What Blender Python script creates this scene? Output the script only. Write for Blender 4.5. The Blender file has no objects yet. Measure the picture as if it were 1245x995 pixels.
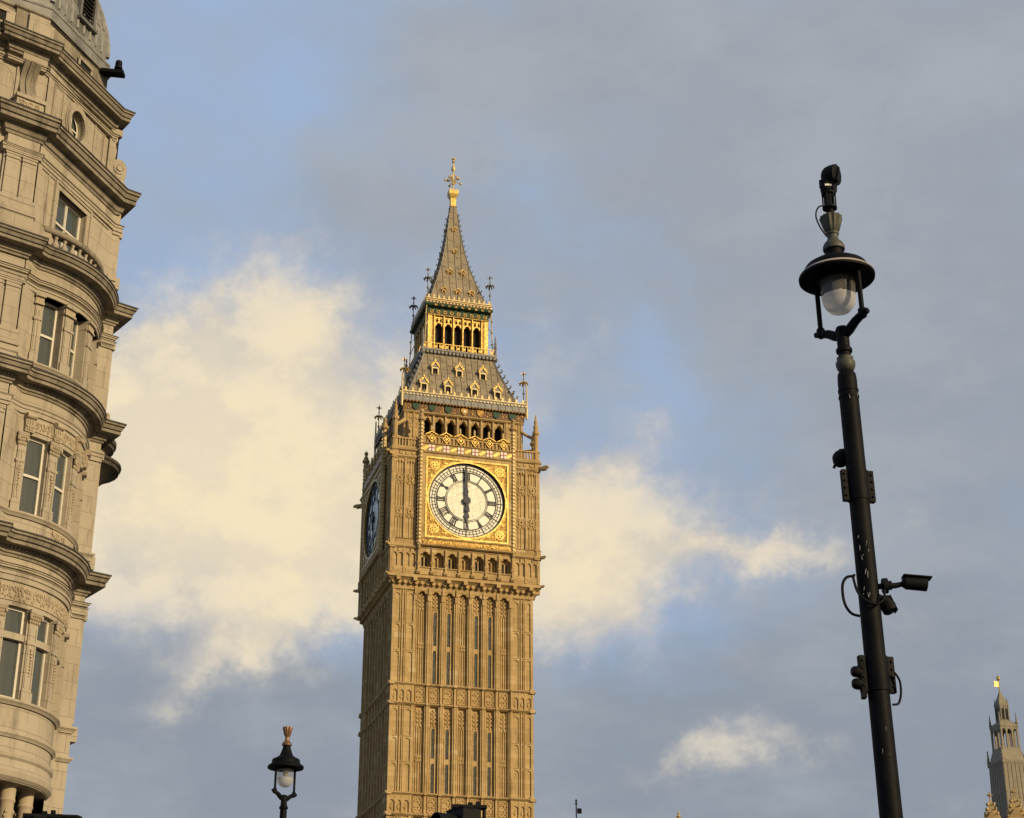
import bpy, bmesh, math, random
from math import sin, cos, pi, radians, sqrt, atan2, tan
from mathutils import Vector, Matrix

random.seed(7)
scene = bpy.context.scene
COL = scene.collection

# ------------------------------------------------------------------ camera
cam_d = bpy.data.cameras.new('camera')
cam = bpy.data.objects.new('camera', cam_d)
COL.objects.link(cam)
cam.location = (0, 0, 1.6)
cam.rotation_euler = (radians(90 + 23.93), 0, 0)
cam_d.sensor_width = 36.0
cam_d.lens = 36.0 * 2092.28 / 1245.0
cam_d.clip_start = 0.1
cam_d.clip_end = 5000
scene.camera = cam

# ------------------------------------------------------------------ light
SUN_AZ, SUN_EL = 128.0, 21.0          # compass-like: clockwise from +Y
scene.view_settings.view_transform = 'Standard'
scene.view_settings.look = 'None'
scene.view_settings.exposure = 0.0
scene.view_settings.gamma = 1.0
sd = bpy.data.lights.new('sun', 'SUN')
sd.energy = 4.3
sd.color = (1.0, 0.78, 0.47)
sd.angle = radians(0.6)
sun = bpy.data.objects.new('sun', sd)
COL.objects.link(sun)
_a, _e = radians(SUN_AZ), radians(SUN_EL)
_sv = Vector((sin(_a) * cos(_e), cos(_a) * cos(_e), sin(_e)))
sun.rotation_euler = (-_sv).to_track_quat('-Z', 'Y').to_euler()
sun.location = _sv * 300

# ------------------------------------------------------------------ node helpers
class X:
    """tiny expression wrapper over math nodes"""
    def __init__(s, nt, sock): s.nt, s.s = nt, sock
    def _op(s, op, *o, clamp=False):
        n = s.nt.nodes.new('ShaderNodeMath'); n.operation = op; n.use_clamp = clamp
        for i, a in enumerate((s,) + o):
            if isinstance(a, X): s.nt.links.new(a.s, n.inputs[i])
            else: n.inputs[i].default_value = a
        return X(s.nt, n.outputs[0])
    def __add__(s, o): return s._op('ADD', o)
    def __sub__(s, o): return s._op('SUBTRACT', o)
    def __mul__(s, o): return s._op('MULTIPLY', o)
    def __truediv__(s, o): return s._op('DIVIDE', o)
    def fn(s, op, *o): return s._op(op, *o)
    def clamp(s): return s._op('ADD', 0.0, clamp=True)
    def smooth(s, a, b):
        n = s.nt.nodes.new('ShaderNodeMapRange'); n.interpolation_type = 'SMOOTHSTEP'
        s.nt.links.new(s.s, n.inputs[0])
        n.inputs[1].default_value = a; n.inputs[2].default_value = b
        n.inputs[3].default_value = 0; n.inputs[4].default_value = 1
        return X(s.nt, n.outputs[0])

def mixc(nt, fac, a, b):
    n = nt.nodes.new('ShaderNodeMix'); n.data_type = 'RGBA'
    for sock, v in ((n.inputs[0], fac), (n.inputs[6], a), (n.inputs[7], b)):
        if isinstance(v, X): nt.links.new(v.s, sock)
        elif hasattr(v, 'is_output'): nt.links.new(v, sock)
        elif isinstance(v, (int, float)): sock.default_value = v
        else: sock.default_value = (*v, 1) if len(v) == 3 else v
    return n.outputs[2]

def noise(nt, vec, scale, detail=4, rough=0.55, dist=0.0, out='Fac'):
    n = nt.nodes.new('ShaderNodeTexNoise')
    n.inputs['Scale'].default_value = scale
    n.inputs['Detail'].default_value = detail
    n.inputs['Roughness'].default_value = rough
    n.inputs['Distortion'].default_value = dist
    if vec is not None: nt.links.new(vec, n.inputs['Vector'])
    return X(nt, n.outputs[out]) if out == 'Fac' else n.outputs[out]

def vscale(nt, vec, s, off=(0, 0, 0)):
    n = nt.nodes.new('ShaderNodeMapping')
    n.inputs['Scale'].default_value = s
    n.inputs['Location'].default_value = off
    nt.links.new(vec, n.inputs['Vector'])
    return n.outputs[0]

# ------------------------------------------------------------------ sky
world = bpy.data.worlds.new('World')
scene.world = world
world.use_nodes = True
nt = world.node_tree
nt.nodes.clear()
w_out = nt.nodes.new('ShaderNodeOutputWorld')
bg = nt.nodes.new('ShaderNodeBackground')
bg.inputs['Strength'].default_value = 0.1
nt.links.new(bg.outputs[0], w_out.inputs[0])
sky = nt.nodes.new('ShaderNodeTexSky')
sky.sky_type = 'NISHITA'
sky.sun_disc = False
sky.sun_elevation = radians(SUN_EL)
sky.sun_rotation = radians(SUN_AZ)
tc = nt.nodes.new('ShaderNodeTexCoord')
D = tc.outputs['Generated']
sep = nt.nodes.new('ShaderNodeSeparateXYZ'); nt.links.new(D, sep.inputs[0])
dx, dy, dz = (X(nt, sep.outputs[i]) for i in range(3))
az0 = dx.fn('ARCTAN2', dy) * (180 / pi)
el0 = dz.fn('ARCSINE') * (180 / pi)
# ragged cloud edges: two scales of domain warping
w1 = noise(nt, vscale(nt, D, (1, 1, 1), (3.1, 0.7, 0)), 9, 6, 0.62)
w2 = noise(nt, vscale(nt, D, (1, 1, 1), (9.4, 5.2, 1)), 9, 6, 0.62)
w3 = noise(nt, vscale(nt, D, (1, 1, 1), (1.4, 7.7, 3)), 34, 6, 0.65)
w4 = noise(nt, vscale(nt, D, (1, 1, 1), (6.4, 2.7, 5)), 34, 6, 0.65)
az = az0 + (w1 - 0.5) * 6.5 + (w3 - 0.5) * 2.6
el = el0 + (w2 - 0.5) * 5.0 + (w4 - 0.5) * 2.2

def blob(a, e, sa, se, rot=0, wt=1.0, A=None, E=None):
    A = az if A is None else A; E = el if E is None else E
    c, s = cos(radians(rot)), sin(radians(rot))
    p = (A - a) * c + (E - e) * s
    q = (E - e) * c - (A - a) * s
    p = p / sa; q = q / se
    r = p * p + q * q
    return (r * -1.0).fn('EXPONENT') * wt

def total(l):
    t = l[0]
    for b in l[1:]: t = t + b
    return t

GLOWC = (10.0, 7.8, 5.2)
fbo = noise(nt, vscale(nt, D, (1, 1, 1.3), (2.022, 3.0, 3.97)), 16, 8, 0.62)
fine_ = noise(nt, vscale(nt, D, (1, 1, 1.5), (7, 2, 1)), 30, 7, 0.65)
band = noise(nt, vscale(nt, D, (1, 1, 2.2), (1, 8, 3)), 8, 6, 0.6)
fb = noise(nt, vscale(nt, D, (1, 1, 1.3), (2, 3, 4)), 16, 8, 0.62)
fb2 = noise(nt, vscale(nt, D, (1, 1, 1.6), (5, 1, 8)), 5, 5, 0.55)
# warm sunlit cumulus: (azimuth, elevation, half sizes in degrees, tilt)
warm = total([
    blob(-9.6, 22.2, 6.4, 4.3, 0, 1.45), blob(-8.6, 26.6, 2.3, 2.0, 0, .7), blob(-14.0, 24.6, 3.2, 2.8, 0, .95),
    blob(-4.6, 21.8, 4.6, 3.8, 0, .85), blob(-7.6, 17.8, 6.0, 2.7, 0, .8), blob(-14.5, 20.2, 3.6, 3.2, 0, .8),
    blob(-10.6, 15.2, 3.6, 1.0, 32, .62), blob(-2.4, 24.8, 1.8, 1.6, 0, .35),
    blob(3.8, 19.8, 4.4, 2.5, -10, 1.05), blob(2.6, 17.2, 3.4, 2.0, 12, .7), blob(4.4, 22.8, 1.8, 1.2, 38, .6), blob(9.8, 18.9, 3.8, .85, 4, .85),
    blob(7.2, 12.3, 4.2, .8, 11, .72), blob(2.0, 19.6, 2.2, 2.2, 0, .45),
    blob(1.4, 25.8, 1.4, 1.0, 0, .25), blob(12.5, 15.5, 3, 1.2, 20, .16),
    # the rest of the sky dome, out of the photograph
    blob(40, 24, 9, 4, 0, .7), blob(-48, 20, 10, 5, 0, .8), blob(95, 32, 12, 5, 0, .7), blob(-110, 26, 14, 6, 0, .8), blob(170, 22, 10, 4, 0, .6)])
wd = warm + (fb - 0.5) * 1.3 + (fb2 - .5) * .3 + (fine_ - .5) * .45
wmask = wd.smooth(0.12, 1.2)
wcore = (warm + (fb2 - 0.5) * .9 + (fb - 0.5) * .6).smooth(0.5, 2.0)
# slate-grey veil of thin cloud: right half and low sky
veil = total([blob(-12, 15.5, 6, 2.6, 0, .45),blob(-8, 33, 9, 8, 0, .22),
    blob(13, 33, 14, 9, 0, .9), blob(16, 24, 9, 9, 0, .6), blob(8, 12, 18, 4.6, 0, .8), blob(-12, 12, 9, 3.6, 0, .7),
    blob(20, 10, 12, 7, 0, .5), blob(-17, 33, 4, 6, 0, .3), blob(-5, 30.5, 5, 1.7, -12, .35), blob(2, 36, 8, 3, 0, .4),
    blob(60, 40, 25, 18, 0, .6), blob(-60, 40, 25, 18, 0, .5), blob(180, 30, 40, 25, 0, .5)])
clear = total([blob(-9, 33, 2.6, 1.8, 20, .5), blob(5.6, 25.4, 1.9, 2.4, 0, .6), blob(-6.2, 15.6, 1.5, .9, 0, .4), blob(-1.5, 15.5, 1.5, .8, 0, .3), blob(-1, 33, 3, 2, 0, .3)])
vd = veil - clear * .65 + (el0.smooth(11, 19) * -1.0 + 1.0) * .22 + (fb2 - 0.5) * 1.2 + (band - .5) * 1.3 + (fb - .5) * .5
vmask = vd.smooth(-0.2, 0.95)
front = (blob(0, 22, 62, 60, 0, 1.15, az0, el0) + blob(-105, 24, 48, 60, 0, 1.0, az0, el0)).clamp()  # second lobe: unseen brighter sky, added to lighten the tower's left face
base0 = mixc(nt, 0.85, sky.outputs[0], (1.35, 1.7, 2.3))  # unseen sky behind the camera, darkened to deepen shade on the buildings
base = mixc(nt, front, base0, (3.4, 4.6, 6.7))
greyc = mixc(nt, el0.smooth(9, 34), (2.75, 3.15, 3.75), (3.4, 3.75, 4.3))
greyc = mixc(nt, band.smooth(.4, .7) * .55, greyc, (4.1, 4.45, 4.95))
greyc = mixc(nt, fine_.smooth(.5, .8) * .3, greyc, (2.7, 3.05, 3.6))
greyc = mixc(nt, front, (1.5, 1.7, 2.1), greyc)
c1 = mixc(nt, vmask, base, greyc)
lit = ((fb - fbo) * 4.2 + (fine_ - .5) * .7 + (fb2 - .5) * .5 + .52).smooth(0, 1.05)
warmlo = mixc(nt, lit, (5.7, 5.4, 5.1), (7.6, 6.85, 5.7))
warmhi = mixc(nt, lit, (8.5, 7.25, 5.1), (9.6, 8.0, 5.2))
warmc = mixc(nt, wcore, warmlo, warmhi)
c2 = mixc(nt, wmask * 0.93, c1, warmc)
# unseen warm cloud bank behind the camera, added to light the corner building
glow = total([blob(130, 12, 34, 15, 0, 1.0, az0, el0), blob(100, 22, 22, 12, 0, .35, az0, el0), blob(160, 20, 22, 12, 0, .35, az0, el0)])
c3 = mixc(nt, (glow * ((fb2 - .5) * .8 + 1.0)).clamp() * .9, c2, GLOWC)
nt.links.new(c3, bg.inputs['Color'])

# ------------------------------------------------------------------ mesh builder
def ident(u, d, z): return (u, -d, z)

class MB:
    """collects boxes, plates, tubes and turned shapes; build() links them as ONE mesh object"""
    def __init__(s, mp=ident): s.v, s.f, s.m = [], [], mp
    def add(s, vs, fs):
        b = len(s.v); s.v += [tuple(p) for p in vs]; s.f += [tuple(b + i for i in f) for f in fs]; return s
    def box(s, u0, u1, d0, d1, z0, z1, n=1):
        if u0 > u1: u0, u1 = u1, u0
        vs = []
        for i in range(n + 1):
            u = u0 + (u1 - u0) * i / n
            vs += [s.m(u, d0, z0), s.m(u, d1, z0), s.m(u, d1, z1), s.m(u, d0, z1)]
        fs = [(0, 1, 2, 3), tuple(n * 4 + k for k in (3, 2, 1, 0))]
        for i in range(n):
            a, b = i * 4, i * 4 + 4
            for k in range(4):
                fs.append((a + k, b + k, b + (k + 1) % 4, a + (k + 1) % 4))
        return s.add(vs, fs)
    def mould(s, u0, u1, prof, n=1):
        """closed (d,z) profile run along u"""
        k = len(prof); vs = []
        for i in range(n + 1):
            u = u0 + (u1 - u0) * i / n
            vs += [s.m(u, d, z) for d, z in prof]
        fs = [tuple(range(k)), tuple(n * k + j for j in reversed(range(k)))]
        for i in range(n):
            for j in range(k):
                a = i * k; b = a + k
                fs.append((a + j, b + j, b + (j + 1) % k, a + (j + 1) % k))
        return s.add(vs, fs)
    def poly(s, pts, d0, d1):
        """closed (u,z) outline given thickness from d0 to d1"""
        k = len(pts)
        vs = [s.m(u, d0, z) for u, z in pts] + [s.m(u, d1, z) for u, z in pts]
        fs = [tuple(range(k)), tuple(range(2 * k - 1, k - 1, -1))]
        for j in range(k): fs.append((j, (j + 1) % k, k + (j + 1) % k, k + j))
        return s.add(vs, fs)
    def diamond(s, u, z, r, rz, d0, d1): return s.poly([(u - r, z), (u, z - rz), (u + r, z), (u, z + rz)], d0, d1)
    def bar(s, a, b, w, d0, d1):
        """flat bar between two (u,z) points"""
        ux, uz = b[0] - a[0], b[1] - a[1]; L = math.hypot(ux, uz); nx, nz = -uz / L * w / 2, ux / L * w / 2
        return s.poly([(a[0] + nx, a[1] + nz), (a[0] - nx, a[1] - nz), (b[0] - nx, b[1] - nz), (b[0] + nx, b[1] + nz)], d0, d1)
    def arch(s, u0, u1, zs, H, zt, d0, d1, n=5, cusp=0.0):
        """plate over a pointed-arch opening, from springing zs (rise H) up to zt"""
        hw = (u1 - u0) / 2; c = []
        for i in range(n + 1):
            t = i / n; c.append((u0 + hw * (1 - cos(t * pi / 2)) ** .9, zs + H * sin(t * pi / 2) ** .85))
        if cusp:
            i = n // 2; c[i] = (c[i][0] + cusp, c[i][1] - cusp * .5)
        cur = c + [(u1 + u0 - a, b) for a, b in reversed(c[:-1])]
        top = [(a, zt) for a, b in cur]
        k = len(cur)
        vs = [s.m(a, d1, b) for a, b in cur] + [s.m(a, d1, b) for a, b in top] + [s.m(a, d0, b) for a, b in cur]
        fs = []
        for i in range(k - 1):
            fs += [(i, i + 1, k + i + 1, k + i), (i, 2 * k + i, 2 * k + i + 1, i + 1)]
        return s.add(vs, fs)
    def ring(s, zc, r0, r1, d0, d1, n=64, uc=0.0):
        """flat annulus on a wall face"""
        vs = []
        for i in range(n):
            a = 2 * pi * i / n
            for r, d in ((r0, d0), (r0, d1), (r1, d1), (r1, d0)): vs.append(s.m(uc + r * sin(a), d, zc + r * cos(a)))
        fs = []
        for i in range(n):
            a, b = i * 4, ((i + 1) % n) * 4
            for k in range(4): fs.append((a + k, b + k, b + (k + 1) % 4, a + (k + 1) % 4))
        return s.add(vs, fs)
    def disc(s, zc, r, d0, d1, n=64, uc=0.0):
        return s.poly([(uc + r * sin(2 * pi * i / n), zc + r * cos(2 * pi * i / n)) for i in range(n)], d0, d1)
    def lathe(s, c, prof, n=16, flute=0.0, ph=0.0):
        """(r,z) profile turned round the vertical through c=(x,y,z)"""
        k = len(prof); vs = []
        for i in range(n):
            a = 2 * pi * i / n + ph
            q = 1 + (flute if i % 2 else 0)
            for r, z in prof: vs.append((c[0] + r * q * cos(a), c[1] + r * q * sin(a), c[2] + z))
        fs = []
        for i in range(n):
            a, b = i * k, ((i + 1) % n) * k
            for j in range(k - 1): fs.append((a + j, b + j, b + j + 1, a + j + 1))
        if prof[0][0] > 1e-5: fs.append(tuple(i * k for i in reversed(range(n))))
        if prof[-1][0] > 1e-5: fs.append(tuple(i * k + k - 1 for i in range(n)))
        return s.add(vs, fs)
    def at(s, u, d, z): return s.m(u, d, z)
    def sq(s, prof, c=(0, 0), cap=True):
        """square tower moulding: (half width, z) loops from bottom to top"""
        vs = []
        for d, z in prof: vs += [(c[0] - d, c[1] - d, z), (c[0] + d, c[1] - d, z), (c[0] + d, c[1] + d, z), (c[0] - d, c[1] + d, z)]
        fs = []
        for i in range(len(prof) - 1):
            for k in range(4): fs.append((i * 4 + k, i * 4 + (k + 1) % 4, i * 4 + 4 + (k + 1) % 4, i * 4 + 4 + k))
        if cap: fs += [(3, 2, 1, 0), tuple(len(prof) * 4 - 4 + k for k in range(4))]
        return s.add(vs, fs)
    def cable(s, pts, r, n=8, k=6):
        P = [Vector(p) for p in pts]; P = [P[0]] + P + [P[-1]]; o = []
        for a, b_, c, d in zip(P, P[1:], P[2:], P[3:]):
            for i in range(k):
                t = i / k; o.append(.5 * (2 * b_ + (c - a) * t + (2 * a - 5 * b_ + 4 * c - d) * t * t + (3 * b_ - a - 3 * c + d) * t ** 3))
        return s.tube(o + [P[-1]], r, n)
    def tube(s, pts, r, n=10, cap=True):
        P = [Vector(p) for p in pts]; vs = []; R = r if isinstance(r, (list, tuple)) else [r] * len(P)
        up = Vector((0, 0, 1)); prev = None
        for i, p in enumerate(P):
            t = (P[min(i + 1, len(P) - 1)] - P[max(i - 1, 0)]).normalized()
            if prev is None:
                a = t.cross(up)
                if a.length < .05: a = t.cross(Vector((1, 0, 0)))
                a.normalize()
            else: a = (prev - t * prev.dot(t)).normalized()
            prev = a; b = t.cross(a)
            for k in range(n):
                th = 2 * pi * k / n; vs.append(p + (a * cos(th) + b * sin(th)) * R[i])
        fs = []
        for i in range(len(P) - 1):
            for k in range(n): fs.append((i * n + k, i * n + (k + 1) % n, i * n + n + (k + 1) % n, i * n + n + k))
        if cap: fs += [tuple(reversed(range(n))), tuple((len(P) - 1) * n + k for k in range(n))]
        return s.add(vs, fs)
    def obox(s, c, ax, ay, az_, hx, hy, hz, taper=1.0):
        """box with its own axes; taper scales the +x end"""
        c, ax, ay, az_ = (Vector(q) for q in (c, ax, ay, az_)); vs = []
        for i in (-1, 1):
            t = taper if i > 0 else 1
            for j, k in ((-1, -1), (1, -1), (1, 1), (-1, 1)): vs.append(c + ax * hx * i + ay * hy * j * t + az_ * hz * k * t)
        return s.add(vs, [(0, 1, 2, 3), (7, 6, 5, 4), (0, 4, 5, 1), (1, 5, 6, 2), (2, 6, 7, 3), (3, 7, 4, 0)])
    def build(s, name, mat, parent=None, smooth=False, bevel=0.0, kind=None, label=None):
        me = bpy.data.meshes.new(name)
        me.from_pydata(s.v, [], s.f)
        bm = bmesh.new(); bm.from_mesh(me)
        bmesh.ops.recalc_face_normals(bm, faces=bm.faces); bm.to_mesh(me); bm.free()
        if smooth:
            me.polygons.foreach_set('use_smooth', [True] * len(me.polygons))
            me.set_sharp_from_angle(angle=radians(smooth if smooth > 1 else 35))
        me.materials.append(mat)
        o = bpy.data.objects.new(name, me); COL.objects.link(o)
        if parent is not None: o.parent = parent
        if bevel:
            b = o.modifiers.new('bevel', 'BEVEL'); b.width = bevel; b.segments = 2; b.limit_method = 'ANGLE'
        if kind: o['kind'] = kind
        if label: o['label'] = label
        return o

def tag(o, label, cat, group=None):
    o['label'] = label; o['category'] = cat
    if group: o['group'] = group
    return o

def thing(name, label, cat, loc=(0, 0, 0), rz=0.0, group=None):
    o = bpy.data.objects.new(name, None); COL.objects.link(o)
    o.location = loc; o.rotation_euler = (0, 0, rz); o.empty_display_size = .3
    return tag(o, label, cat, group)

# ------------------------------------------------------------------ materials
def mat(name, col, rough=0.6, metal=0.0, spec=0.5, nscale=0, namt=0.0, col2=None, bump=0.0, bscale=30):
    m = bpy.data.materials.new(name); m.use_nodes = True
    t = m.node_tree; p = t.nodes['Principled BSDF']
    p.inputs['Roughness'].default_value = rough; p.inputs['Metallic'].default_value = metal
    p.inputs['Specular IOR Level'].default_value = spec
    p.inputs['Base Color'].default_value = (*col, 1)
    if nscale:
        c = t.nodes.new('ShaderNodeTexCoord')
        n = noise(t, c.outputs['Object'], nscale, 5, .6)
        c2 = col2 or tuple(x * (1 - namt) for x in col)
        t.links.new(mixc(t, n.smooth(.35, .7), col, c2), p.inputs['Base Color'])
    if bump:
        c = t.nodes.new('ShaderNodeTexCoord')
        n = noise(t, c.outputs['Object'], bscale, 4, .6)
        b = t.nodes.new('ShaderNodeBump'); b.inputs['Strength'].default_value = bump; b.inputs['Distance'].default_value = .05
        t.links.new(n.s, b.inputs['Height']); t.links.new(b.outputs[0], p.inputs['Normal'])
    return m

def stone(name, cols, joint, bw, bh, dirt, uy=(1, 1), joint_w=0.012, patch=None, streak=.6, dirt_amt=.7, bump=.25, dirt_lo=.49):
    """weathered ashlar: courses of blocks of slightly different tone, stains, streaks"""
    m = bpy.data.materials.new(name); m.use_nodes = True
    t = m.node_tree; p = t.nodes['Principled BSDF']; p.inputs['Roughness'].default_value = .88
    p.inputs['Specular IOR Level'].default_value = .25
    c = t.nodes.new('ShaderNodeTexCoord'); O = c.outputs['Object']
    sp = t.nodes.new('ShaderNodeSeparateXYZ'); t.links.new(O, sp.inputs[0])
    u = X(t, sp.outputs[0]) * uy[0] + X(t, sp.outputs[1]) * uy[1]
    cb = t.nodes.new('ShaderNodeCombineXYZ'); t.links.new(u.s, cb.inputs[0]); t.links.new(sp.outputs[2], cb.inputs[1])
    br = t.nodes.new('ShaderNodeTexBrick'); t.links.new(cb.outputs[0], br.inputs['Vector'])
    br.inputs['Scale'].default_value = 1; br.inputs['Brick Width'].default_value = bw; br.inputs['Row Height'].default_value = bh
    br.inputs['Mortar Size'].default_value = joint_w; br.inputs['Mortar Smooth'].default_value = .3; br.inputs['Bias'].default_value = -.1
    br.inputs['Color1'].default_value = (*cols[0], 1); br.inputs['Color2'].default_value = (*cols[1], 1); br.inputs['Mortar'].default_value = (*joint, 1)
    big = noise(t, O, .35, 5, .6); mid = noise(t, vscale(t, O, (1, 1, .25)), 2.2, 6, .65); fine = noise(t, O, 14, 5, .7)
    col = mixc(t, big.smooth(.35, .75) * .5, br.outputs['Color'], cols[2])
    if patch:                                     # replaced, paler blocks
        b2 = t.nodes.new('ShaderNodeTexBrick'); t.links.new(cb.outputs[0], b2.inputs['Vector'])
        for k, v in (('Scale', 1), ('Brick Width', bw), ('Row Height', bh), ('Mortar Size', 0), ('Bias', 0)): b2.inputs[k].default_value = v
        b2.inputs['Color1'].default_value = (0, 0, 0, 1); b2.inputs['Color2'].default_value = (1, 1, 1, 1)
        b2.offset = .5
        s2 = t.nodes.new('ShaderNodeSeparateColor'); t.links.new(b2.outputs[0], s2.inputs[0])
        col = mixc(t, X(t, s2.outputs[0]).smooth(.968, .978) * .7, col, patch)
        col = mixc(t, (X(t, s2.outputs[0]) * -1 + 1).smooth(.84, .95) * .3, col, tuple(x * .62 for x in cols[2]))
    col = mixc(t, mid.smooth(dirt_lo, .8) * dirt_amt, col, dirt)
    st = noise(t, vscale(t, O, (1, 1, .06)), 5.5, 4, .6)
    col = mixc(t, st.smooth(.55, .8) * streak, col, tuple((a + b) / 2 for a, b in zip(dirt, cols[2])))
    col = mixc(t, fine.smooth(.3, .7) * .25, col, tuple(x * .7 for x in cols[0]))
    t.links.new(col, p.inputs['Base Color'])
    b = t.nodes.new('ShaderNodeBump'); b.inputs['Strength'].default_value = bump; b.inputs['Distance'].default_value = .03
    h = X(t, br.outputs['Fac']) * -.6 + fine * .5 + mid * .6
    t.links.new(h.s, b.inputs['Height']); t.links.new(b.outputs[0], p.inputs['Normal'])
    return m

GOLDSTONE = stone('honey_limestone', ((.55, .40, .195), (.40, .275, .118), (.36, .245, .10)), (.17, .11, .045), .9, .42, (.15, .095, .04), (1, 1), .008, patch=(.62, .50, .30), streak=.95, dirt_amt=.85)
GOLDSTONE_CARVED = stone('carved_honey_limestone', ((.52, .37, .175), (.42, .29, .125), (.33, .22, .09)), (.22, .14, .055), .9, .42, (.17, .105, .045), (1, 1), .006, streak=.5)
PALE = stone('weathered_portland_stone', ((.41, .36, .275), (.365, .315, .24), (.29, .25, .185)), (.17, .14, .1), 1.15, .50, (.14, .118, .09), (1, .62), .008, streak=.75, dirt_amt=1.0)
PALE_CARVED = stone('carved_portland_stone', ((.44, .37, .265), (.40, .33, .23), (.33, .27, .18)), (.28, .22, .15), 1.4, .6, (.12, .095, .065), (1, .62), .004, streak=.5, dirt_amt=.9)
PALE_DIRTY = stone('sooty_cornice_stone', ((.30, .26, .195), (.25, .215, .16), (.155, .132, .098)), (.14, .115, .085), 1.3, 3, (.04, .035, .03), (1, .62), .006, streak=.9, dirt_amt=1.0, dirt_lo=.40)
GREYSTONE = stone('grey_turret_stone', ((.30, .265, .20), (.25, .22, .165), (.20, .17, .125)), (.14, .13, .1), 1.2, .8, (.11, .10, .085), (1, 1), .02)
GOLD = mat('gilding', (.68, .46, .12), .38, .5, .5, 5, 0, (.38, .23, .055), bump=.5, bscale=12)
GOLD_DULL = mat('carved_gilding', (.52, .31, .065), .5, .3, .35, 5, .0, (.13, .068, .016), bump=1.0, bscale=8)
GILTWHITE = mat('pale_gilding', (.70, .54, .25), .45, .25, .5, 7, .4)
IRON_ROOF = mat('cast_iron_roof_tiles', (.30, .25, .17), .75, .0, .25, 1.2, .0, (.215, .18, .125), bump=.3, bscale=6)
IRON_TRIM = mat('grey_lead_trim', (.23, .225, .205), .55, .2, .4, 3, .3)
DARKIRON = mat('dark_dial_iron', (.018, .022, .036), .5, .2)
GREENP = mat('green_enamel', (.016, .06, .03), .55, 0, .3, 12, .3)
REDP = mat('red_paint', (.36, .04, .03), .5)
WHITEP = mat('white_paint', (.80, .76, .66), .55)
BROWNP = mat('brown_gilt_ground', (.16, .085, .03), .6, 0, .4, 10, .4)
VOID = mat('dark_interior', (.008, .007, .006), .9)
OLDGLASS = mat('leaded_window_glass', (.016, .02, .017), .45, 0, .3, 5, 0, (.10, .095, .07), bump=.8, bscale=7)
LEAD = mat('lead_sheet', (.235, .235, .22), .6, .15, .35, 1.4, .0, (.11, .108, .098), bump=.25, bscale=5)
LEADRIB = mat('pale_lead_roll', (.34, .335, .31), .55, .15, .35, 4, .4)
SOOT = mat('soot_black_stone', (.085, .072, .055), .9, 0, .2, 4, .5)
LEAD_DARK = mat('dark_lead_flashing', (.055, .055, .05), .7, 0, .3, 4, .4)
BLACK = mat('black_paint', (.0022, .0025, .0034), .6, 0, .1, 5, 0, (.006, .006, .0065), bump=.1, bscale=25)
BLACKM = mat('black_plastic', (.005, .005, .006), .65, 0, .14)
SCUFF = mat('scuffed_paint', (.22, .2, .19), .8)
COPPER = mat('copper_bronze_finial', (.25, .145, .075), .5, .5, .5, 30, .45)
BRONZE = mat('pale_weathered_bronze', (.085, .085, .065), .6, .2, .4, 30, .0, (.045, .05, .04))
WHITEWOOD = mat('white_window_paint', (.62, .58, .49), .5, 0, .4, 20, .15)
CURTAIN = mat('pale_curtain', (.50, .46, .38), .9, 0, .2, 5, .3)
RIMW = mat('pale_rim_band', (.36, .31, .27), .6)

def glassy(name, tint, tfac, rough=.03):
    m = bpy.data.materials.new(name); m.use_nodes = True; t = m.node_tree; t.nodes.clear()
    o = t.nodes.new('ShaderNodeOutputMaterial'); mx = t.nodes.new('ShaderNodeMixShader'); tr = t.nodes.new('ShaderNodeBsdfTransparent')
    g = t.nodes.new('ShaderNodeBsdfPrincipled'); g.inputs['Base Color'].default_value = (*tint, 1); g.inputs['Roughness'].default_value = rough
    g.inputs['Specular IOR Level'].default_value = .8
    c = t.nodes.new('ShaderNodeTexCoord'); b = t.nodes.new('ShaderNodeBump'); b.inputs['Strength'].default_value = .04
    n = noise(t, c.outputs['Object'], 2.5, 2, .5); t.links.new(n.s, b.inputs['Height']); t.links.new(b.outputs[0], g.inputs['Normal'])
    mx.inputs[0].default_value = 1 - tfac
    t.links.new(tr.outputs[0], mx.inputs[1]); t.links.new(g.outputs[0], mx.inputs[2]); t.links.new(mx.outputs[0], o.inputs[0])
    return m
PANE = glassy('window_glass', (.09, .105, .10), .42, .03)
GLOBE = glassy('clear_lamp_glass', (.25, .24, .22), .72, .12)
def frosted(name):
    m = bpy.data.materials.new(name); m.use_nodes = True; t = m.node_tree; p = t.nodes['Principled BSDF']
    p.inputs['Base Color'].default_value = (.66, .67, .68, 1); p.inputs['Roughness'].default_value = .45
    o = t.nodes['Material Output']; tl = t.nodes.new('ShaderNodeBsdfTranslucent'); tl.inputs[0].default_value = (.75, .76, .78, 1)
    tr = t.nodes.new('ShaderNodeBsdfTransparent'); m2 = t.nodes.new('ShaderNodeMixShader'); m2.inputs[0].default_value = .5
    mx = t.nodes.new('ShaderNodeMixShader'); mx.inputs[0].default_value = .45
    t.links.new(p.outputs[0], mx.inputs[1]); t.links.new(tl.outputs[0], mx.inputs[2])
    m2.inputs[0].default_value = .25
    t.links.new(mx.outputs[0], m2.inputs[1]); t.links.new(tr.outputs[0], m2.inputs[2]); t.links.new(m2.outputs[0], o.inputs[0])
    return m
FROST = frosted('frosted_lamp_glass')

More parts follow.
